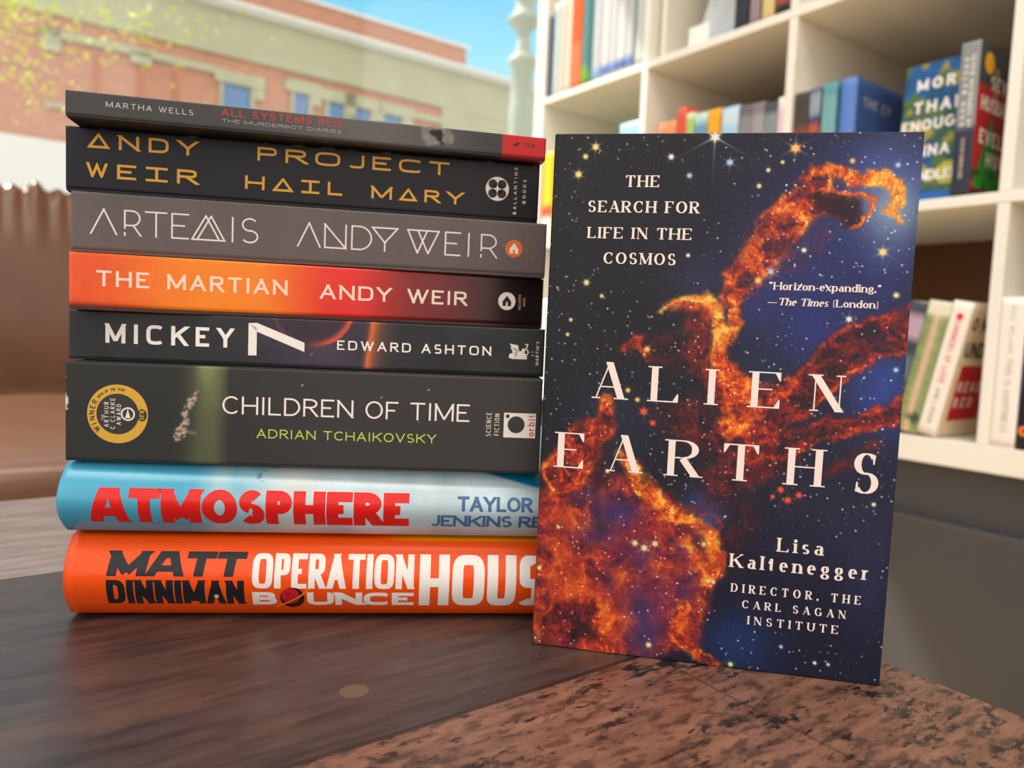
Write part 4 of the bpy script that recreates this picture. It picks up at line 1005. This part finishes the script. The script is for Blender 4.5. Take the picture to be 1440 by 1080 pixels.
for nm, ls in (('title_lettering', (('MORE', 19, 92, 24, 41), ('THAN', 17, 92, 58, 76), ('ENOUGH', 1, 96.5, 86, 103))), ('author_lettering', (('ANNA', 10, 76, 126, 143), ('QUINDLEN', 2, 95, 164, 180)))):
    mb2 = MB()
    for t, a, b_, y0, y1 in ls:
        for p in text_polys(t, a, b_, -y1, -y0, BS): mb2.add([pf(x, -y, 2) for x, y in p], [list(range(len(p)))])
    mb2.build(nm, WHT, r)
# thick paperback with a green dress on a red cover
def evs(u, v): return mixc([138, 142, 144], [46, 46, 66], sst(112, 126, u))
r, pl, T = shelf_book('thick grey spined paperback with red and green cover and yellow disc', .9725, .9985, B_, .2145, (60, 60, 66), inset=.002, group=g5, fn=evs, nx=40, depth=.142, cover_top=(70, 26, 30))
vs = style(.2, .18, .8, seg=4)
Letters().add(text_polys('EVELYN HUGO', 22, 116, 5.0, 11.0, vs), WHT).add(text_polys('SEVEN HUSBANDS OF', 18, 118, 14.0, 19.4, vs), WHT).build('title_lettering', r, pl)
Letters().add(text_polys('TAYLOR JENKINS REID', 132, 190, 9.0, 14.0, vs), ink(190, 170, 150)).build('author_lettering', r, pl)
mb = MB(); gx, gy = 60, 40
uu, vv = np.meshgrid(np.linspace(.6, 213.9, gx), np.linspace(.6, 141, gy), indexing='ij'); uu = uu.ravel(); vv = vv.ravel()
c = mixc([66, 68, 72], [186, 44, 48], sst(52, 62, uu) * 1.0)
c = mixc(c, [196, 150, 118], sst(9, 6, np.abs(vv - 58)) * ((uu > 28) & (uu < 80)) * .9)
c = mixc(c, [36, 150, 44], sst(3, -3, np.abs(vv - 52) - (uu - 96) * .42) * (uu > 96)); c = mixc(c, [20, 84, 34], (uu > 176) * .8 * (fbm(uu, vv, 14, 3, 4) > .45))
c = mixc(c, [120, 24, 28], (uu > 200) * .9)
cl = np.ones((gx * gy, 4)); cl[:, :3] = lin(c)
mb.add([(a / 1000, b_ / 1000, T + .0001) for a, b_ in zip(uu, vv)], [(i * gy + j, (i + 1) * gy + j, (i + 1) * gy + j + 1, i * gy + j + 1) for i in range(gx - 1) for j in range(gy - 1)])
mb.build('cover_art', M_GLOSS, r, None, cl)
front_letters((('SEVEN', 40, 132, 40, 60, 0), ('HUSBANDS', 14, 138, 72, 92, 0), ('EVELYN', 17, 132, 118, 138, 0), ('HUGO', 44, 132, 148, 168, 0)), r, T, 'cover_lettering', BS, [WHT])
mb = MB(); mb.add([(x / 1000, y / 1000, T + .0006) for x, y in disc(26, 30, 15, 30)], [list(range(30))]); mb.build('round_sticker', ink(250, 190, 10), r, None)
# lower row
g6 = 'leaning books on the bottom shelf'
def leaf(u, v):
    c = mixc([118, 132, 82], [164, 178, 120], fbm(u, v, 5, 3, 91)); c = mixc(c, [226, 188, 162], sst(5.5, 3.5, np.abs(v - 17)))
    c = mixc(c, [232, 228, 206], sst(26, 16, u)); return mixc(c, [44, 64, 48], sst(10, 7, np.hypot(u - 176, v - 24)))
shelf_book('dark blue leaning book with mauve spots, half hidden by the standing paperback', .8865, .9175, C_ + .0012, .2, (58, 66, 82), inset=.004, group=g6, lean=11, bands=((.08, .3, (186, 160, 180)), (.4, .6, (96, 110, 124))))
shelf_book('green leaf patterned leaning book with a pinkish stripe on its spine', .9185, .9515, C_ + .0012, .2, (170, 176, 130), inset=.004, group=g6, lean=11, fn=leaf, nx=50)
r, pl, T = shelf_book('white leaning book with pink spine lettering and red panel on its cover', .9525, .980, C_ + .0012, .2005, (244, 236, 224), inset=.004, group=g6, lean=11, cover_top=(240, 218, 184), depth=.13)
Letters().add(text_polys('SUMMERS OF LOVE', 26, 122, 9, 17, style(.18, .16, .8, seg=4)), ink(222, 60, 96)).add([disc(22, 13, 5, 14)], ink(222, 40, 60)).add(text_polys('JANE L ROSEN', 128, 182, 10, 16, style(.16, .14, .8, seg=4)), ink(110, 112, 120)).build('spine_lettering', r, pl)
mb = MB(); mb.box(.092, .176, .020, .118, T + .0001, T + .0004); mb.build('red_panel', ink(206, 14, 36), r)
front_letters((('ONLY', 14, 116, 20, 40, 1), ('UNDER', 14, 116, 56, 80, 1)), r, T, 'cover_lettering', BS, [WHT, ink(30, 30, 34)])
front_letters((('READ', 26, 100, 116, 132, 0), ('RED', 26, 84, 140, 156, 0)), r, T + .0005, 'panel_lettering', BS, [WHT])
shelf_book('pale teal book low behind the gap on the bottom shelf', .004, .05, C_, .21, (206, 230, 224), group=g6)
r, pl, T = shelf_book('white upright book with green spine lettering at the right edge of the bottom shelf', .0001 + 1.0535, 1.0845, C_, .2065, (246, 236, 232), inset=.002, group='upright books at the right end of the bottom shelf')
Letters().add(text_polys('NIALL WILLIAMS', 12, 78, 12, 18, style(.13, .11, .85, seg=4)), ink(168, 176, 150)).add(text_polys('THIS IS HAPPINESS', 84, 186, 11, 19, style(.15, .13, .85, seg=4)), ink(150, 166, 116)).build('spine_lettering', r, pl)
r, pl, T = shelf_book('navy and black book with an orange disc at the right edge of the frame', 1.0855, 1.118, C_, .2, (36, 52, 82), inset=.002, group='upright books at the right end of the bottom shelf', bands=((.62, 1, (30, 28, 30)),))
Letters().add([disc(174, 8, 7, 20)], ink(232, 130, 50)).add([disc(174, 8, 3, 14)], ink(120, 50, 20), 2).build('orange_disc', r, pl)

# ------------------------------------------------------------------ the street outside
KF = (26 + 1.495) / (16 + 1.495)
def fn_(n): return -1.143 + (n + 1.143) * KF
def fz(z): return -.55 + (z + .55) * KF
SF = -26.0
bm_ = bpy.data.materials.new('red_brick'); bm_.use_nodes = True; nt = bm_.node_tree; b = nt.nodes['Principled BSDF']
tc = nt.nodes.new('ShaderNodeTexCoord'); sp = nt.nodes.new('ShaderNodeSeparateXYZ'); cx = nt.nodes.new('ShaderNodeCombineXYZ'); br = nt.nodes.new('ShaderNodeTexBrick')
nt.links.new(tc.outputs['Object'], sp.inputs[0]); nt.links.new(sp.outputs[1], cx.inputs[0]); nt.links.new(sp.outputs[2], cx.inputs[1]); nt.links.new(cx.outputs[0], br.inputs['Vector'])
br.inputs['Scale'].default_value = 1; br.inputs['Brick Width'].default_value = .24; br.inputs['Row Height'].default_value = .085; br.inputs['Mortar Size'].default_value = .009
br.inputs['Color1'].default_value = S(198, 132, 106); br.inputs['Color2'].default_value = S(182, 116, 92); br.inputs['Mortar'].default_value = S(222, 190, 164)
nt.links.new(br.outputs[0], b.inputs['Base Color']); b.inputs['Roughness'].default_value = .8
M_STONE = mat('cream_stone', S(188, 187, 158), .8, .2, noise=.05, nscale=.8)
M_CORN = mat('white_cornice', S(232, 232, 226), .7, .2)
M_WGL = mat('blue_window_glass', S(104, 140, 186), .15, .5)
M_GRAY = mat('grey_roof', S(150, 150, 150), .8)
bd = empty('brick_building', ROOM.copy()); tag(bd, 'red brick building with cream stone band and white cornice across the street', 'building')
GZ = ZF - .15
nl, nr, nc = fn_(-6), fn_(9.57), fn_(17)
mb = MB(); mb.box(SF - 9, SF, nl, nr, GZ, fz(6.83)); mb.build('brick_wall', bm_, bd)
mb = MB(); mb.box(SF - 9, SF - .02, nr, nc, GZ, fz(6.02)); mb.build('side_wing', M_STONE, bd)
mb = MB(); mb.box(SF, SF + .12, nl, fn_(13), fz(5.13), fz(6.10)); mb.build('stone_band', M_STONE, bd)
mb = MB(); mb.box(SF, SF + .35, nl, fn_(13), fz(6.10), fz(6.17)); mb.box(SF, SF + .5, nl, fn_(13), fz(6.17), fz(6.26)); mb.build('cornice', M_CORN, bd)
mb = MB(); mb.box(SF - 9.1, SF + .1, nl, nr + .1, fz(6.80), fz(6.87)); mb.build('parapet_coping', M_CORN, bd)
mb = MB(); mb.box(SF, SF + .1, fn_(8.85), fn_(13), GZ, fz(5.13)); mb.build('stone_pier', M_STONE, bd)
mb = MB(); mb.box(SF + .11, SF + .5, nl, fn_(13), GZ, fz(2.68)); mb.build('shopfront', M_CORN, bd)
mb = MB()
for n0, n1 in ((-.05, 3.2), (4.68, 8.9)): mb.box(SF, SF + .14, fn_(n0), fn_(n1), fz(4.70), fz(4.86))
mb.box(SF, SF + .14, fn_(-.05), fn_(.28), fz(4.42), fz(4.86)); mb.box(SF, SF + .14, fn_(1.5), fn_(1.9), fz(4.55), fz(4.8))
mb.build('string_course', M_STONE, bd)
mb = MB(); mb.box(SF, SF + .1, fn_(0), fn_(.7), fz(3.36), fz(3.46)); mb.build('window_sill', M_STONE, bd)
for n0, n1, z1 in ((3.33, 3.93, 4.53), (4.92, 5.26, 4.66), (5.74, 6.14, 4.62), (6.34, 6.84, 4.62), (7.2, 7.7, 4.62)):
    w_ = n1 - n0; mb = MB()
    mb.box(SF, SF + .16, fn_(n0 - .18), fn_(n1 + .30), fz(z1 + .03), fz(z1 + .30)); mb.box(SF, SF + .12, fn_(n0 - .07), fn_(n0), fz(3.2), fz(z1 + .03)); mb.box(SF, SF + .12, fn_(n1), fn_(n1 + .09), fz(3.2), fz(z1 + .03)); mb.box(SF, SF + .14, fn_(n1 + .09), fn_(n1 + .3), fz(z1 - .2), fz(z1 + .03))
    wd = mb.build('window', M_STONE, bd)
    mb = MB(); mb.box(SF, SF + .03, fn_(n0), fn_(n1), fz(3.2), fz(z1 + .03)); mb.build('pane', M_WGL, wd)
mb = MB()
for n0 in (1.55, 2.3, 3.0): mb.box(SF, SF + .06, fn_(n0 - .68), fn_(n0 - .60), GZ, fz(4.55))
mb.build('downpipe', mat('brown_pipe', S(196, 124, 94), .6), bd)
mb = MB(); mb.box(-60, SW - .13, -50, 50, GZ - .2, GZ); st_ = mb.build('street', mat('pale_street', S(176, 172, 164), .8, .2, noise=.06, nscale=.5), None, ROOM.copy()); st_['kind'] = 'structure'
# white street lamp
lp = empty('street_lamp', ROOM.copy()); tag(lp, 'white ornate street lamp post outside the window beside the bookcase', 'lamp')
LS = -3.0; LN = 2.09; M_LAMP = mat('white_lamp_paint', S(178, 188, 172), .5)
mb = MB(); mb.lathe([(0.144, GZ), (0.144, GZ + .1), (0.1008, GZ + .2), (0.0864, .3), (0.0828, .95), (0.09, 1.0), (0.0828, 1.05), (0.08064, 1.30), (0.108, 1.34), (0.1116, 1.38), (0.0648, 1.42)], LS, LN, 24); mb.build('post', M_LAMP, lp)
mb = MB(); mb.lathe([(0.0612, 1.42), (0.0468, 1.5), (0.0432, 1.56), (0.072, 1.60), (0.1152, 1.635), (0.1224, 1.66), (0.0864, 1.70), (0.0648, 1.74), (0.0792, 1.80), (0.108, 1.86), (0.072, 1.92), (0.0432, 2.0), (0, 2.1)], LS, LN, 24); mb.build('finial', M_LAMP, lp)
# street tree
te = empty('street_tree', ROOM.copy()); tag(te, 'tree with sparse yellow green spring leaves outside at the upper left', 'tree')
M_BARK = mat('grey_bark', S(150, 140, 120), .8, noise=.2)
mb = MB(); ts, tn = -5.0, -2.2
mb.tube([(ts, tn, GZ), (ts, tn + .05, .5), (ts + .1, tn + .1, 1.8), (ts, tn + .2, 3.5)], [.14, .11, .09, .06], 10); mb.build('trunk', M_BARK, te)
def br_(pts, r0):
    mb.tube(pts, [r0 * (1 - .75 * i / (len(pts) - 1)) for i in range(len(pts))], 6)
tips = []
def P5(x, y, s): return (s, x, y)
rb = random.Random(3); mb = MB()
for k in range(16):
    z0 = .9 + .1 * k; n1 = rb.uniform(-1.1, -.4) + (k > 6) * rb.uniform(0, 1.0); z1 = z0 + rb.uniform(.0, .5); s1 = ts + rb.uniform(-.7, .7)
    pts = [(ts + .05, tn + .1, z0), ((ts + s1) / 2, (tn + n1) / 2 + .1, (z0 + z1) / 2 + .12), (s1, n1, z1)]
    br_(pts, .016); tips += pts[1:]
mb.build('branches', M_BARK, te)
lf = MB()
def leafq(p, sz):
    a, b2 = rb.uniform(0, 6.3), rb.uniform(-1, 1); d1 = Vector((math.cos(a), math.sin(a), b2)).normalized(); d2 = d1.cross(Vector((rb.uniform(-1, 1), rb.uniform(-1, 1), rb.uniform(-1, 1)))).normalized(); p = Vector(p)
    lf.add([p - d1 * sz, p + d2 * sz * .5, p + d1 * sz, p - d2 * sz * .5], [(0, 1, 2, 3)])
for k in range(1150):
    u_ = rb.random()
    if u_ < .40: n, z = rb.gauss(-.95, .16), rb.gauss(1.62, .13)
    elif u_ < .58: n, z = rb.gauss(-.78, .15), rb.gauss(1.18, .22)
    elif u_ < .85: n, z = rb.gauss(-.25, .34), rb.gauss(1.72, .15)
    else: n, z = rb.gauss(-.5, .6), rb.gauss(2.3, .3)
    if n > 1.0 or z < .8: continue
    leafq((ts + rb.uniform(-.5, .5), n, z), rb.uniform(.014, .03))
lm = mat('yellow_green_leaf', S(214, 218, 80), .6, .2); nb_ = lm.node_tree.nodes['Principled BSDF']; nb_.inputs['Subsurface Weight'].default_value = 0
fo = lf.build('foliage', lm, te); fo['kind'] = 'stuff'

# ------------------------------------------------------------------ light
sun = bpy.data.lights.new('sun', 'SUN'); sun.energy = 4.2; sun.angle = .009; sun.color = (1, .95, .84)
so = bpy.data.objects.new('sun', sun); COL.objects.link(so)
be, el = math.radians(35), math.atan(1.6 * math.cos(math.radians(35)))
dv = U * math.cos(be) * math.cos(el) + N * math.sin(be) * math.cos(el) - Vector((0, 0, math.sin(el)))
so.matrix_world = Matrix.Translation(room(-3, -2, 6)) @ dv.to_track_quat('-Z', 'Y').to_matrix().to_4x4()
def fill_light(s, n, z, e, sx, sy, col):  # unseen area light added under the ceiling as warm fill
    a = bpy.data.lights.new('fill_light', 'AREA'); a.shape = 'RECTANGLE'; a.size = sx; a.size_y = sy; a.energy = e; a.color = col
    o = bpy.data.objects.new('fill_light', a); COL.objects.link(o); o.matrix_world = Matrix.Translation(room(s, n, z)) @ Matrix.Rotation(TH, 4, 'Z')
fill_light(2.4, -1.6, 2.66, 30, 1.2, 1.2, (1, .93, .85)); fill_light(1.2, -2.6, 2.66, 16, 1.2, .6, (1, .93, .85)); fill_light(.4, -.9, 2.66, 16, 1.2, .6, (1, .93, .85))
w = bpy.data.worlds.new('sky'); SC.world = w; w.use_nodes = True; nt = w.node_tree; bg = nt.nodes['Background']
tc = nt.nodes.new('ShaderNodeTexCoord'); sp = nt.nodes.new('ShaderNodeSeparateXYZ'); rp = nt.nodes.new('ShaderNodeValToRGB'); ma = nt.nodes.new('ShaderNodeMath'); ma.operation = 'MULTIPLY_ADD'; ma.inputs[1].default_value = .5; ma.inputs[2].default_value = .5
nt.links.new(tc.outputs['Generated'], sp.inputs[0]); nt.links.new(sp.outputs[2], ma.inputs[0]); nt.links.new(ma.outputs[0], rp.inputs[0]); 
# unseen warm white half of the sky, added to fill from behind the camera
dt = nt.nodes.new('ShaderNodeVectorMath'); dt.operation = 'DOT_PRODUCT'; dt.inputs[1].default_value = (.25, -1, 0); nt.links.new(tc.outputs['Generated'], dt.inputs[0])
mr = nt.nodes.new('ShaderNodeMapRange'); mr.interpolation_type = 'SMOOTHSTEP'; mr.inputs['From Min'].default_value = -.35; mr.inputs['From Max'].default_value = .25; nt.links.new(dt.outputs['Value'], mr.inputs['Value'])
r2 = nt.nodes.new('ShaderNodeValToRGB'); nt.links.new(ma.outputs[0], r2.inputs[0]); e2 = r2.color_ramp.elements; e2.new(.5); e2.new(.5)
for k, (p, c) in enumerate(((0, (.2, .18, .16, 1)), (.485, (.42, .36, .31, 1)), (.51, (1.0, .95, .89, 1)), (1, (.9, .87, .83, 1)))): e2[k].position = p; e2[k].color = c
mw = nt.nodes.new('ShaderNodeMix'); mw.data_type = 'RGBA'; nt.links.new(mr.outputs[0], mw.inputs[0]); nt.links.new(rp.outputs[0], mw.inputs[6]); nt.links.new(r2.outputs[0], mw.inputs[7]); nt.links.new(mw.outputs[2], bg.inputs[0])
e = rp.color_ramp.elements; stops = [(0, (.22, .2, .18, 1)), (.485, (.4, .37, .34, 1)), (.51, (1.0, .97, .9, 1)), (.58, (.62, .76, .80, 1)), (.65, (.28, .58, .68, 1)), (.70, (.14, .43, .64, 1)), (.8, (.16, .38, .6, 1)), (1, (.12, .28, .5, 1))]
while len(e) < len(stops): e.new(.5)
for k, (p, c) in enumerate(stops): e[k].position = p; e[k].color = c
bg.inputs[1].default_value = 1.0

# ------------------------------------------------------------------ camera
FPX, PITCH, ROLL, EYE = 1045.905, .07512, .0427, .13293
fw = Vector((0, math.cos(PITCH), -math.sin(PITCH))); r0 = Vector((1, 0, 0)); u0 = r0.cross(fw)
Rv = r0 * math.cos(ROLL) + u0 * math.sin(ROLL); Uv = u0 * math.cos(ROLL) - r0 * math.sin(ROLL)
cam = bpy.data.cameras.new('camera'); co = bpy.data.objects.new('camera', cam); COL.objects.link(co)
co.matrix_world = Matrix(((Rv.x, Uv.x, -fw.x, 0), (Rv.y, Uv.y, -fw.y, 0), (Rv.z, Uv.z, -fw.z, EYE), (0, 0, 0, 1)))
cam.sensor_width = 36; cam.sensor_fit = 'HORIZONTAL'; cam.lens = 36 * FPX / 1440; cam.clip_start = .01; cam.clip_end = 300
cam.dof.use_dof = True; cam.dof.focus_distance = .308; cam.dof.aperture_fstop = 9.3
SC.camera = co
bpy.context.view_layer.update()
for o in list(SC.objects):                          # stand the room on z = 0
    if o.parent is None: o.location.z += O.z + FLOOR - O.z
bpy.context.view_layer.update()
vs_ = SC.view_settings; vs_.view_transform = 'Standard'; vs_.look = 'None'; vs_.exposure = 0.7; vs_.gamma = 1.0; vs_.use_curve_mapping = False
cy = SC.cycles; cy.use_denoising = True; cy.max_bounces = 8; cy.diffuse_bounces = 4; cy.glossy_bounces = 3; cy.transparent_max_bounces = 8; cy.sample_clamp_indirect = 4; cy.caustics_reflective = False; cy.caustics_refractive = False
